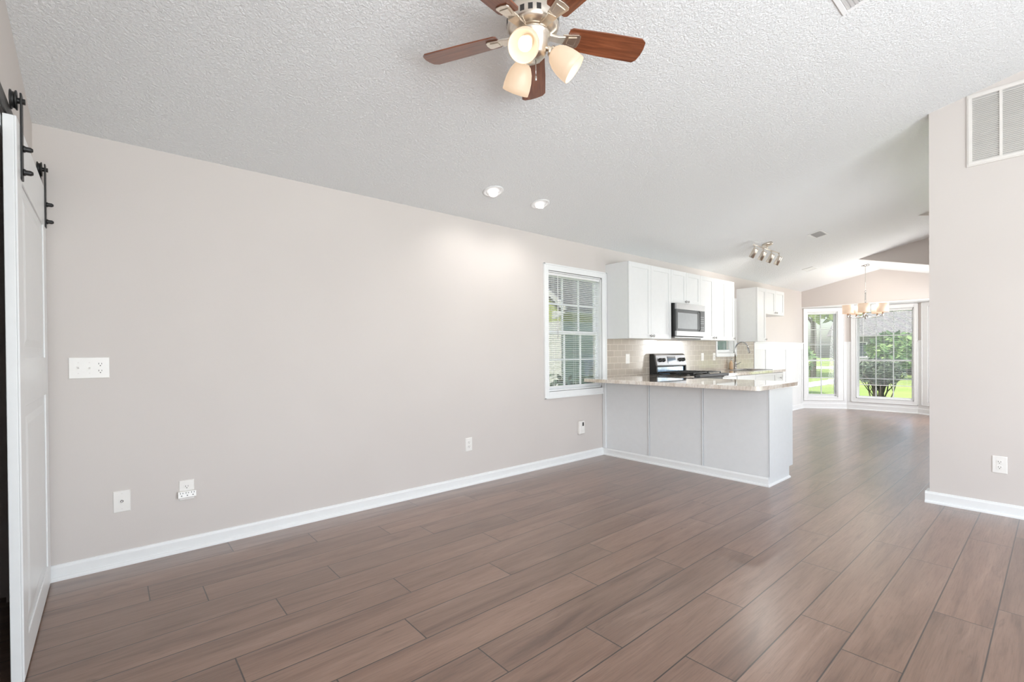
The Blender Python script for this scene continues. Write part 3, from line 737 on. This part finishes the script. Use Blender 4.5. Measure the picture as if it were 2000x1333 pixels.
# ---------------------------------------------------------------- track light over the kitchen
TX, TY = .97, 7.05
t = thing('track_light', (TX, TY, cz(TX)), 'brushed nickel track light with four cylinder heads over the kitchen', 'ceiling light')
b = MB(slopeframe(TX, TY)); b.lathe([(0, .0), (.066, 0), (.066, .022), (.058, .028), (0, .028)], (0, 0, 0), 32)
b.build('canopy', 'nickel', t)
zt_ = cz(TX)-.075
b = MB(); b.cyl((TX, TY, cz(TX)-.02), (TX, TY, zt_), .009, 12); b.cyl((TX, TY-.44, zt_), (TX, TY+.42, zt_), .007, 12); b.build('bar', 'nickel', t)
for k in range(4):
    y = TY-.42+.27*k; ax = Vector((-.60, .03, -1)).normalized(); p = Vector((TX, y, zt_))
    b = MB(); b.tube([p, p+Vector((.01, 0, -.04)), p+Vector((.02, .0, -.06))], .006, 8); b.lathe([(.0, -.01), (.030, -.008), (.032, .0), (.032, .115), (.028, .115), (.028, .09), (0, .09)], p+Vector((.02, 0, -.06)), 24, ax); hd = b.build('lamp_head', 'nickel', t)
    b = MB(); b.lathe([(0, .092), (.027, .092), (.027, .108), (0, .110)], p+Vector((.02, 0, -.06)), 20, ax); b.build('bulb', 'lamp_face' if k == 0 else 'plastic', hd)
lamp('track_beam', 'SPOT', (TX+.07, TY-.40, zt_-.20), 14, (1, .96, .9), (.3, -.3, -1), spot_size=2.4, spot_blend=.7, shadow_soft_size=.03)
lamp('track_beam', 'SPOT', (TX+.07, TY+.30, zt_-.20), 14, (1, .96, .9), (-.7, .1, -.6), spot_size=2.4, spot_blend=.7, shadow_soft_size=.03)

# ---------------------------------------------------------------- chandelier in the dining bay
CX, CY, CZ_ = 1.285, 10.54, 1.90
t = thing('chandelier', (CX, CY, CZ_), 'chrome chandelier with glowing cream drum shades hanging in the dining bay', 'chandelier')
b = MB(); b.lathe([(0, .0), (.065, 0), (.060, -.014), (.02, -.022), (.006, -.03)], (CX, CY, cz(CX)), 28); clampz(b); b.build('canopy', 'chrome', t)
b = MB(); b.cyl((CX, CY, 2.26), (CX, CY, cz(CX)-.02), .0035, 8)
b.cyl((CX, CY, 1.80), (CX, CY, 2.27), .011, 12); b.lathe([(.0, -.05), (.012, -.045), (.02, -.03), (.024, 0), (.016, .03), (.011, .05)], (CX, CY, 1.82), 16); b.lathe([(.011, 0), (.018, .01), (.011, .022)], (CX, CY, 2.25), 14)
b.build('stem', 'chrome', t)
for k in range(5):
    a = math.radians(12+72*k); d = rt*math.cos(a)+fw*math.sin(a); c = Vector((CX, CY, 1.83))
    e_ = c+d*.26
    b = MB(); b.tube([c+d*.015, c+d*.08+Vector((0, 0, -.025)), c+d*.18+Vector((0, 0, -.03)), e_+Vector((0, 0, -.005)), e_+Vector((0, 0, .05))], .0065, 8)
    b.lathe([(.006, -.025), (.014, -.012), (.010, 0), (.020, .012), (.011, .02), (.011, .07)], e_, 14); ar = b.build('arm', 'chrome', t)
    b = MB(); b.lathe([(.086, .045), (.086, .200), (.083, .200), (.083, .045)], e_, 32); b.build('drum_shade', 'drum', ar)
lamp('chandelier_light', 'POINT', (CX, CY, 2.12), 7, (1, .90, .78), shadow_soft_size=.10)

# ---------------------------------------------------------------- kitchen
def knob(parent, x, y, z):
    b = MB(); b.lathe([(.005, 0), (.0045, .012), (.013, .017), (.0145, .022), (.011, .027), (0, .028)], (x, y, z), 14, (1, 0, 0)); return b.build('knob', 'chrome', parent)
def shaker_door(parent, xf, y0, y1, z0, z1, name='door', st=.058, mat='cab'):
    """front face at xf, facing +x"""
    b = MB(); g = .0016; y0 += g; y1 -= g; z0 += g; z1 -= g
    b.box(xf-.019, xf-.007, y0+.01, y1-.01, z0+.01, z1-.01)
    b.box(xf-.019, xf, y0, y0+st, z0, z1); b.box(xf-.019, xf, y1-st, y1, z0, z1); b.box(xf-.019, xf, y0+st, y1-st, z0, z0+st); b.box(xf-.019, xf, y0+st, y1-st, z1-st, z1)
    return b.build(name, mat, parent, .0015)
def wall_cab(y0, y1, z0, z1, xf, doors, label, knobs):
    t = thing('wall_cabinet', (0, (y0+y1)/2, z0), label, 'cabinet', 'white shaker wall cabinets')
    b = MB(); b.box(.0, xf-.021, y0, y1, z0, z1); b.build('cabinet_body', 'cab', t, .001)
    w_ = (y1-y0)/doors
    for k in range(doors):
        d = shaker_door(t, xf, y0+w_*k, y0+w_*(k+1), z0, z1)
        s = knobs[k]; knob(d, xf, (y0+w_*k+.028) if s == 'l' else (y0+w_*(k+1)-.028), z0+.035)
ZT, ZB_ = 2.26, 1.372
wall_cab(4.802, 5.700, ZB_, ZT, .335, 2, 'double-door white wall cabinet beside the window, left end of the row', 'rl')
wall_cab(5.700, 6.448, 1.835, ZT, .335, 2, 'short double-door white wall cabinet above the microwave', 'rl')
wall_cab(6.448, 7.210, ZB_, ZT, .335, 2, 'double-door white wall cabinet to the right of the microwave', 'rl')
wall_cab(7.210, 7.480, ZB_, ZT, .335, 1, 'narrow single-door white wall cabinet before the sink window', 'r')
wall_cab(8.310, 8.655, ZB_, ZT, .335, 1, 'single-door white wall cabinet beyond the sink window', 'r')
wall_cab(8.655, 9.455, 1.835, ZT, .335, 2, 'short double-door white wall cabinet over the empty fridge space', 'rl')

# microwave
t = thing('microwave', (.2, 6.08, 1.40), 'stainless over-range microwave with grey glass door under the short cabinet', 'microwave')
y0, y1 = 5.715, 6.445
b = MB(); b.box(.01, .375, y0, y1, 1.405, 1.832); b.build('case', 'black', t, .003)
b = MB(); b.box(.375, .40, y0, y1, 1.756, 1.832); b.box(.375, .40, y0, y1, 1.415, 1.478); b.build('steel_trim', 'steel', t, .002)
b = MB(); b.box(.375, .397, y0, 6.305, 1.478, 1.756); d = b.build('door', 'greyglass', t, .002)
b = MB(); b.box(.397, .3985, y0+.035, 6.245, 1.508, 1.712); b.build('door_window', 'mwwindow', d)
b = MB(); b.tube([(.398, 6.285, 1.49), (.415, 6.285, 1.50), (.415, 6.285, 1.735), (.398, 6.285, 1.745)], .006, 8); b.build('handle', 'greyglass', d)
b = MB(); b.box(.375, .397, 6.307, y1, 1.478, 1.756); pn = b.build('control_panel', 'greyglass', t, .002)
for r in range(7):
    if r == 2: continue
    for c in range(3):
        b = MB(); b.box(.397, .3982, 6.335+.030*c, 6.353+.030*c, 1.50+.028*r, 1.512+.028*r); b.build('button', 'mwwindow', pn)
b = MB(); b.box(.03, .37, y0+.01, y1-.01, 1.388, 1.405); b.build('vent_base', 'steel', t, .003)
lamp('hood_light', 'AREA', (.22, 6.08, 1.384), .7, (1, .93, .85), (-.35, 0, -1), shape='RECTANGLE', size=.25, size_y=.08)

# range
t = thing('kitchen_range', (.33, 6.085, 0), 'black and stainless gas range with blue film still on its back panel', 'range')
y0, y1 = 5.70, 6.47
b = MB(); b.box(.03, .62, y0, y1, .02, .905); b.build('range_body', 'black', t, .004)
b = MB(); b.box(.02, .655, y0-.002, y1+.002, .905, .925); b.build('cooktop', 'blackglass', t, .005)
b = MB(); b.prism([(.655, .885), (.705, .890), (.716, .908), (.708, .928), (.655, .931)], 'y', y0, y1); b.build('front_edge', 'greyglass', t, .003)
b = MB(); b.box(.62, .66, y0+.01, y1-.01, .16, .80); od = b.build('oven_door', 'blackglass', t, .004)
b = MB(); b.tube([(.66, y0+.06, .77), (.70, y0+.06, .775), (.70, y1-.06, .775), (.66, y1-.06, .77)], .011, 10); b.build('oven_handle', 'steel', od)
b = MB(); b.prism([(.012, .90), (.115, .90), (.115, 1.015), (.100, 1.03), (.075, 1.165), (.055, 1.185), (.012, 1.185)], 'y', y0+.005, y0+.035)
b.prism([(.012, .90), (.090, .90), (.090, 1.02), (.012, 1.02)], 'y', y0+.035, y1-.035); b.prism([(.012, .90), (.115, .90), (.115, 1.015), (.100, 1.03), (.075, 1.165), (.055, 1.185), (.012, 1.185)], 'y', y1-.035, y1-.005)
b.build('backguard_base', 'black', t, .003)
b = MB()
P0 = [(.012, 1.02), (.118, 1.02), (.122, 1.035), (.096, 1.165), (.070, 1.190), (.012, 1.190)]
b.prism(P0, 'y', y0+.018, y1-.018); bgp = b.build('control_panel', 'steel', t, .004)
b = MB(); b.box(.090, .094, y0+.05, y1-.05, .930, 1.008); b.build('film_panel', 'film', t, .001)
nrm = Vector((.13, 0, .026)).normalized()
def onpanel(y, k): return Vector((.122-.026*k, y, 1.035+.13*k))
for y in (y0+.095, y0+.175, y1-.175, y1-.095):
    b = MB(); b.lathe([(.027, 0), (.026, .010), (.021, .012), (.019, .030), (0, .032)], onpanel(y, .52), 20, nrm); p = onpanel(y, .52)+nrm*.022
    b.cyl(p-Vector((0, 0, .024)), p+Vector((0, 0, .024)), .007, 8); b.build('knob', 'black', bgp)
b = MB(); q = [onpanel(6.085-.10, .18)+nrm*.001, onpanel(6.085+.10, .18)+nrm*.001, onpanel(6.085+.10, .86)+nrm*.001, onpanel(6.085-.10, .86)+nrm*.001]
b.loft([[tuple(p) for p in q], [tuple(p+nrm*.003) for p in q]], smooth=False); b.build('clock_display', 'blackglass', bgp)
for yc in (5.90, 6.27):
    b = MB()
    for x in (.13, .25, .37, .49, .61): b.box(x-.005, x+.005, yc-.17, yc+.17, .940, .952)
    for y in (yc-.17, yc-.06, yc+.06, yc+.17): b.box(.125, .615, y-.005, y+.005, .938, .950)
    for x in (.13, .61):
        for y in (yc-.17, yc+.17): b.box(x-.007, x+.007, y-.007, y+.007, .925, .940)
    b.build('burner_grate', 'black', t)
    b = MB()
    for x in (.24, .50): b.lathe([(.045, .925), (.045, .930), (.030, .934), (.030, .938), (0, .938)], (x, yc, 0), 20)
    b.build('burner_cap', 'black', t)

# peninsula cabinet
PX, PY = 1.854, 4.739
t = thing('peninsula_cabinet', (.93, 5.03, 0), 'pale grey panelled peninsula cabinet between living room and kitchen', 'cabinet')
b = MB(); b.prism([(PY+.012, .0), (5.225, 0), (5.225, .105), (5.315, .105), (5.315, .876), (PY+.012, .876)], 'x', .002, PX-.008); b.build('cabinet_body', 'penin', t)
edges = [.050, .633, 1.243, PX-.0]
for k in range(3):
    b = MB(); b.box(edges[k]+(.006 if k else 0), edges[k+1]-(.001 if k < 2 else 0), PY+(.000 if k == 1 else .002), PY+.012, .080, .876); b.build('back_panel', 'penin', t, .0008)
for x in edges[1:3]:
    b = MB(); b.box(x-.005, x+.0005, PY-.009, PY+.001, .076, .876); b.build('batten', 'penin', t, .001)
b = MB(); b.box(.004, .050, PY-.014, PY+.012, .080, .876); b.build('corner_strip', 'penin', t, .003)
b = MB(); b.prism([(PY, .0), (5.225, 0), (5.225, .105), (5.318, .105), (5.318, .876), (PY, .876)], 'x', PX-.008, PX); b.build('end_panel', 'penin', t, .001)
b = MB()
P = [(0, 0), (-.030, 0), (-.029, .010), (-.022, .018), (-.012, .019), (-.012, .064), (-.008, .072), (-.004, .078), (0, .080)]
b.loft([[(x, PY+q[0], q[1]) for q in P] for x in (.014, PX-.0)], smooth=False)
b.prism([(PX, 0), (PX+.014, 0), (PX+.0135, .009), (PX+.008, .017), (PX, .019)], 'y', PY-.03, 5.225)
b.build('base_trim', 'trim', t)
# base cabinets under the run along the wall
def base_cab(y0, y1, label, front, kn=True, top=.876):
    t = thing('base_cabinet', (.3, (y0+y1)/2, 0), label, 'cabinet', 'white base cabinets along the wall')
    b = MB(); b.box(.010, .60, y0, y1, .105, top); b.box(.56, .60, y0, y1, top-.01, .876); b.box(.010, .53, y0, y1, 0, .105); b.build('cabinet_body', 'cab', t)
    if front == 'drawer':
        d = shaker_door(t, .622, y0, y1, .70, .870, 'drawer', .04)
        if kn: knob(d, .622, (y0+y1)/2, .785)
        d2 = shaker_door(t, .622, y0, y1, .11, .695, 'door'); knob(d2, .622, y0+.03, .65)
    else:
        b = MB(); b.box(.603, .622, y0+.002, y1-.002, .12, .87); b.build('front_panel', 'cab', t, .002)
base_cab(5.34, 5.69, 'white base cabinet in the corner before the range', 'flat')
base_cab(6.48, 6.90, 'white base cabinet just after the range', 'drawer')
base_cab(6.915, 7.52, 'white flat-fronted base unit between range and sink', 'flat')
base_cab(7.52, 8.29, 'white base cabinet under the sink', 'drawer', False, .70)
base_cab(8.29, 8.60, 'narrow white drawer cabinet at the far end of the counter', 'drawer')

# countertops
def rounded(x0, x1, y0, y1, r, corners, n=8):
    P = []
    for key, cx, cy, a0 in (('bl', x0, y0, PI), ('br', x1, y0, 1.5*PI), ('tr', x1, y1, 0), ('tl', x0, y1, .5*PI)):
        if key in corners:
            ox = cx+(r if key[1] == 'l' else -r); oy = cy+(r if key[0] == 'b' else -r)
            P += [(ox+r*math.cos(a0+.5*PI*i/n), oy+r*math.sin(a0+.5*PI*i/n)) for i in range(n+1)]
        else: P.append((cx, cy))
    return P
b = MB(); b.prism(rounded(.002, 1.912, 4.398, 5.338, .045, ('br', 'tr')), 'z', .876, .914); o = b.build('peninsula_countertop', 'stone', None, .004)
tag(o, 'beige veined stone countertop on the peninsula, rounded at its free corner', 'countertop')
b = MB(); b.box(.009, .645, 5.340, 5.694, .876, .914); o = b.build('countertop', 'stone', None, .003); tag(o, 'short stone countertop piece between peninsula and range', 'countertop')
SX0, SX1, SY0, SY1 = .13, .53, 7.62, 8.36
b = MB()
P = [(SX0, SY0), (SX1, SY0), (SX1, SY1), (SX0, SY1)]
b.box(.009, .645, 6.476, SY0, .876, .914); b.box(.009, .645, SY1, 8.625, .876, .914); b.box(.009, SX0, SY0, SY1, .876, .914); b.box(SX1, .645, SY0, SY1, .876, .914)
o = b.build('countertop', 'stone', None); tag(o, 'long stone countertop with the sink, running along the wall beyond the range', 'countertop')
t = thing('kitchen_sink', (.33, 7.99, .70), 'steel sink set into the far countertop', 'sink')
b = MB(); g = .004
for q in ((SX0-.012, SX0+.012, SY0-.012, SY1+.012), (SX1-.012, SX1+.012, SY0-.012, SY1+.012), (SX0+.012, SX1-.012, SY0-.012, SY0+.012), (SX0+.012, SX1-.012, SY1-.012, SY1+.012)):
    b.box(q[0], q[1], q[2], q[3], .914, .919)
b.build('rim', 'chrome', t, .002)
b = MB(); b.loft([[(SX0+.001, SY0+.001, .914), (SX1-.001, SY0+.001, .914), (SX1-.001, SY1-.001, .914), (SX0+.001, SY1-.001, .914)], [(SX0+.02, SY0+.02, .72), (SX1-.02, SY0+.02, .72), (SX1-.02, SY1-.02, .72), (SX0+.02, SY1-.02, .72)]], caps=False, smooth=False)
b.poly([(SX0+.02, SY0+.02, .72), (SX1-.02, SY0+.02, .72), (SX1-.02, SY1-.02, .72), (SX0+.02, SY1-.02, .72)]); b.build('bowl', 'chrome', t)
# faucet
fx, fy = .075, 8.08
t = thing('kitchen_faucet', (fx, fy, .914), 'tall chrome gooseneck faucet with pull-down spray head', 'faucet')
b = MB(); b.lathe([(.0, 0), (.030, 0), (.030, .006), (.022, .010), (.020, .11), (.016, .125), (.0, .125)], (fx, fy, .914), 24)
b.build('base', 'chrome', t)
pts = [(fx, fy, 1.03), (fx, fy, 1.20)]
for k in range(11):
    a = PI-PI*.93*k/10; pts.append((fx+.105+.105*math.cos(a), fy+.0, 1.235+.125*math.sin(a)))
b = MB(); b.tube(pts, .012, 12); b.build('spout', 'chrome', t)
e_ = Vector(pts[-1]); dd = (Vector(pts[-1])-Vector(pts[-2])).normalized()
b = MB(); b.lathe([(.013, 0), (.018, .02), (.020, .075), (.022, .085), (0, .086)], e_, 18, dd); b.build('spray_head', 'chrome', t)
b = MB(); b.tube([(fx+.018, fy, 1.0), (fx+.045, fy+.004, 1.005), (fx+.085, fy+.01, 1.035)], [.008, .007, .006], 8); b.build('lever', 'chrome', t)
t = thing('soap_bottle', (.055, 7.90, .914), 'small tan bottle standing beside the faucet', 'bottle')
b = MB(); b.lathe([(0, 0), (.026, 0), (.028, .01), (.028, .10), (.020, .125), (.011, .135), (.011, .15), (0, .15)], (.055, 7.98, .914), 20); b.build('bottle_body', 'soap', t)
b = MB(); b.lathe([(.012, .15), (.013, .165), (.005, .168), (.005, .19), (0, .19)], (.055, 7.98, .914), 14); b.tube([(.055, 7.98, 1.10), (.085, 7.98, 1.10)], .004, 8); b.build('pump', 'chrome', t)

# ---------------------------------------------------------------- outside
GZ = -.32
b = MB(); b.box(6.63, 12, -3, 12.1, -.12, 0); b.box(2.6, 6.6, -3, -1.62, -.12, 0); struct(b, 'floor_bounce_slab', 'road')  # unseen pale slab added to bounce sunlight onto the ceiling
b = MB(); b.box(-60, 60, -20, 110, GZ-.3, GZ); o = b.build('lawn', 'grass'); tag(o, 'green lawn around the house', 'lawn', None, 'stuff')
b = MB(); b.box(-60, 60, 45.2, 52, GZ, GZ+.02); o = b.build('street', 'road'); tag(o, 'pale street across the end of the lawn', 'street')
def leaves(b, c, rad, n, size, flat=1.0, shell=.55):
    for _ in range(n):
        d = Vector((random.gauss(0, 1), random.gauss(0, 1), random.gauss(0, 1))).normalized()
        r = (shell+(1-shell)*random.random()**.5)
        p = Vector(c)+Vector((d.x*rad[0]*r, d.y*rad[1]*r, d.z*rad[2]*r))
        u = Vector((random.gauss(0, 1), random.gauss(0, 1), random.gauss(0, 1)*flat)).normalized(); v = u.orthogonal().normalized(); s = size*(.6+.8*random.random())
        b.bm.faces.new([b.bm.verts.new(q) for q in (p-u*s, p+v*s*.55, p+u*s, p-v*s*.55)])
def tree(name, x, y, h, rad, lmat, label, n=1500, size=.28, trunk=.13, cz_=None, group='trees beyond the lawn', blobs=5):
    t = thing(name, (x, y, GZ), label, 'tree', group)
    zc = GZ+(cz_ if cz_ else h-rad*.8)
    b = MB(); b.tube([(x, y, GZ), (x+.03, y, GZ+h*.3), (x-.04, y+.05, zc), (x, y, zc+rad*.5)], [trunk*1.15, trunk, trunk*.8, trunk*.3], 10)
    for k in range(4):
        a = 1.6*k+.4; b.tube([(x, y, GZ+h*.35), (x+math.cos(a)*rad*.5, y+math.sin(a)*rad*.5, zc+rad*.1)], [trunk*.5, trunk*.2], 6)
    b.build('trunk', 'bark', t)
    b = MB()
    for k in range(blobs):
        a = 2*PI*k/blobs+random.random(); rr = rad*.55 if k else 0
        leaves(b, (x+rr*math.cos(a), y+rr*math.sin(a), zc+rad*.35*random.uniform(-1, 1)), (rad*.62, rad*.62, rad*.55), n//blobs, size)
    b.build('crown', lmat, t)
def shrub(name, x, y, rad, h, lmat, label, n=900, size=.07, group=None, stems=False, z0=None):
    t = thing(name, (x, y, GZ), label, 'shrub', group)
    b = MB()
    zc = GZ+h-rad[2]*.9
    for k in range(26 if stems else 5):
        a = random.uniform(0, 2*PI); q = random.uniform(.2, .85)
        p0 = Vector((x+random.uniform(-.12, .12), y+random.uniform(-.08, .08), GZ)); p2 = Vector((x+rad[0]*q*math.cos(a), y+rad[1]*q*math.sin(a), zc))
        pm = (p0+p2)/2+Vector((random.uniform(-.08, .08), random.uniform(-.05, .05), .05)); r = random.uniform(.010, .022) if stems else .015
        b.tube([p0, pm, p2], [r, r*.8, r*.5], 6)
        if stems:
            p3 = pm+Vector((random.uniform(-.3, .3), random.uniform(-.2, .2), .4)); b.tube([pm, p3], [r*.6, r*.3], 5)
    b.build('stems', 'bark', t)
    b = MB(); leaves(b, (x, y, zc+rad[2]*.1), rad, n, size, shell=.3); b.build('foliage', lmat, t)
shrub('round_shrub', .74, 14.25, (.50, .42, .33), 1.28, 'leaf_bush', 'round dark shrub with bare forked stems just outside the wide bay window', 1500, .045, None, True)
shrub('leafy_shrub', -2.65, 18.5, (.75, .7, .8), 1.9, 'leaf_mid', 'leafy green shrub by the tree trunk seen through the narrow bay window', 900, .09)
shrub('leafy_shrub', -2.0, 31.0, (1.25, 1.1, 1.0), 2.3, 'leaf_mid', 'big green shrub in front of the grey house across the lawn', 1200, .16)
shrub('leafy_shrub', .2, 33.0, (1.5, 1.2, .9), 2.0, 'leaf_light', 'pale green shrub to the right of the driveway', 900, .15)
tree('garden_tree', -5.40, 30.0, 8.5, 3.4, 'leaf_light', 'pale leafy tree with a straight trunk in the narrow bay window', 2600, .30, .13, 5.6)
tree('street_tree', -11.0, 37, 8, 3.2, 'leaf_mid', 'green tree behind the trunk, left in the narrow bay window', 2000, .36, .2, 3.9)
tree('street_tree', -19.0, 55, 10, 4.6, 'leaf_dark', 'dark green tree beyond the street in the narrow bay window', 2200, .55, .3, 5.2)
tree('street_tree', -8.6, 62, 9, 4.2, 'leaf_dark', 'dark tree beyond the street, left of the grey house', 2000, .5, .3, 4.9)
tree('street_tree', 1.6, 60, 8, 4.0, 'leaf_light', 'pale yellow-green tree behind the right part of the grey house', 2200, .5, .3, 4.7)
tree('street_tree', 4.2, 36, 7, 3.0, 'leaf_mid', 'green tree at the right side of the wide bay window', 2000, .4, .25, 3.4)
tree('street_tree', -33, 66, 12, 6.0, 'leaf_mid', 'broad green tree at the far left end of the street', 2000, .7, .3, 6.2)
# grey house beyond the lawn
t = thing('grey_house', (-2.6, 42, GZ), 'low grey house with a shingle roof seen through the wide bay window', 'house')
b = MB(); b.box(-7.0, 1.0, 40, 44, GZ, 2.3); b.build('wall', 'greysid', t)
b = MB(); b.prism([(39.4, 2.2), (44.6, 2.2), (42, 3.9)], 'x', -7.4, 1.4); b.build('roof', 'shingle', t)
for x in (-5.6, -.4):
    b = MB(); b.box(x-.5, x+.5, 39.96, 40, .7, 1.8); f = b.build('window', 'trim', t)
    b = MB(); b.box(x-.42, x+.42, 39.94, 39.96, .78, 1.72); b.build('pane', 'winglass_far', f)
b = MB(); b.box(-4.3, -3.55, 39.96, 40, GZ, 1.95); b.build('garage_door', 'whitesid', t)
b = MB(); b.box(-4.3, -3.2, 15.6, 39.9, GZ, GZ+.015); o = b.build('driveway', 'road'); tag(o, 'pale driveway leading to the grey house', 'driveway')
t = thing('parked_car', (-2.5, 37.6, GZ), 'dark blue-grey car parked before the grey house', 'car')
b = MB()
prof = [(-.0, .25), (.0, .75), (.7, .85), (1.15, 1.32), (2.3, 1.34), (2.9, .9), (3.55, .82), (3.6, .25)]
b.prism([(-3.0+p, GZ+q) for p, q in prof], 'y', 36.8, 38.4); M['carpaint'] = simple('dark_car_paint', srgb(88, 94, 108), .2, .3); b.build('car_body', 'carpaint', t, .06)
b = MB(); b.prism([(-3.0+p, GZ+q) for p, q in ((.85, .9), (1.2, 1.26), (2.25, 1.28), (2.7, .92))], 'y', 36.78, 38.42); b.build('side_windows', 'winglass_far', t)
for p in (.75, 2.85):
    for y in (36.78, 38.22):
        b = MB(); b.lathe([(0, 0), (.30, 0), (.32, .03), (.32, .17), (.30, .2), (0, .2)], (-3.0+p, y, GZ+.32), 20, (0, 1, 0)); b.build('wheel', 'black', t)

# neighbour house beyond the left window
NX, NYC = -4.5, 8.80
t = thing('teal_house', (-6.5, 13, GZ), 'pale teal neighbouring house with grey shingle roof outside the left window', 'house')
b = MB(); b.box(-10.5, NX, NYC+.02, 20, GZ, 2.0); b.build('side_wall', 'teal', t)
b = MB(); b.box(-10.5, NX+.01, NYC-.02, NYC+.02, GZ, 2.0); b.build('end_wall', 'whitesid', t)  # white colour stands in for strong sun on this end wall
b = MB(); b.box(NX-.02, NX+.02, NYC+.02, 20, 2.0, 2.21); b.build('frieze', 'olive', t)
b = MB()
pr = [(NX+.40, 2.20), (-7.5, 5.0), (-10.9, 2.2), (-10.9, 2.3), (-7.5, 5.12), (NX+.40, 2.30)]
b.prism(pr, 'y', NYC-.25, 20.3); b.build('roof', 'shingle', t)
b = MB(); b.prism([(NX, 2.0), (-10.5, 2.0), (-7.5, 4.95), (NX, 2.2)], 'y', NYC-.02, NYC+.06); b.build('gable', 'olive', t)
b = MB(); b.box(NX-.02, NX+.42, NYC-.27, 20.3, 2.17, 2.21); b.build('soffit', 'whitesid', t)
b = MB(); b.prism([(NX+.42, 2.16), (NX+.42, 2.31), (-7.5, 5.14), (-7.5, 4.98)], 'y', NYC-.30, NYC-.25); b.prism([(NX-.02, 2.02), (NX+.42, 2.16), (NX+.42, 2.22), (NX-.02, 2.22)], 'y', NYC-.30, NYC-.25); b.build('rake_trim', 'whitesid', t)
b = MB(); b.box(NX, NX+.02, 10.7, 11.4, 1.05, 1.75); f = b.build('window', 'trim', t)
b = MB(); b.box(NX+.02, NX+.03, 10.78, 11.32, 1.12, 1.68); b.build('pane', 'winglass_far', f)
t = thing('meter_box', (NX+.08, 9.9, .62), 'pale blue-grey utility box with a dark round dial on the teal house wall', 'utility box')
M['meterbox'] = simple('pale_blue_box', srgb(176, 190, 214), .5)
b = MB(); b.box(NX, NX+.14, 9.65, 10.15, .50, 1.0); b.build('box', 'meterbox', t, .01)
b = MB(); b.lathe([(.0, 0), (.09, 0), (.09, .05), (.06, .09), (0, .1)], (NX+.14, 9.88, .80), 18, (1, 0, 0)); b.build('dial', 'slot', t)
t = thing('clipped_hedge', (-2.1, 7.2, GZ), 'dark green clipped hedge below the left window', 'hedge')
b = MB()
for k in range(14): b.tube([(-2.1, 3.6+.55*k, GZ), (-2.1+random.uniform(-.1, .1), 3.6+.55*k, .6)], .018, 5)
b.build('stems', 'bark', t)
b = MB()
for k in range(20): leaves(b, (-2.1+random.uniform(-.06, .06), 3.6+.40*k, .30+random.uniform(-.05, .05)), (.40, .34, .56), 210, .055, shell=.35)
b.build('foliage', 'leaf_dark', t)
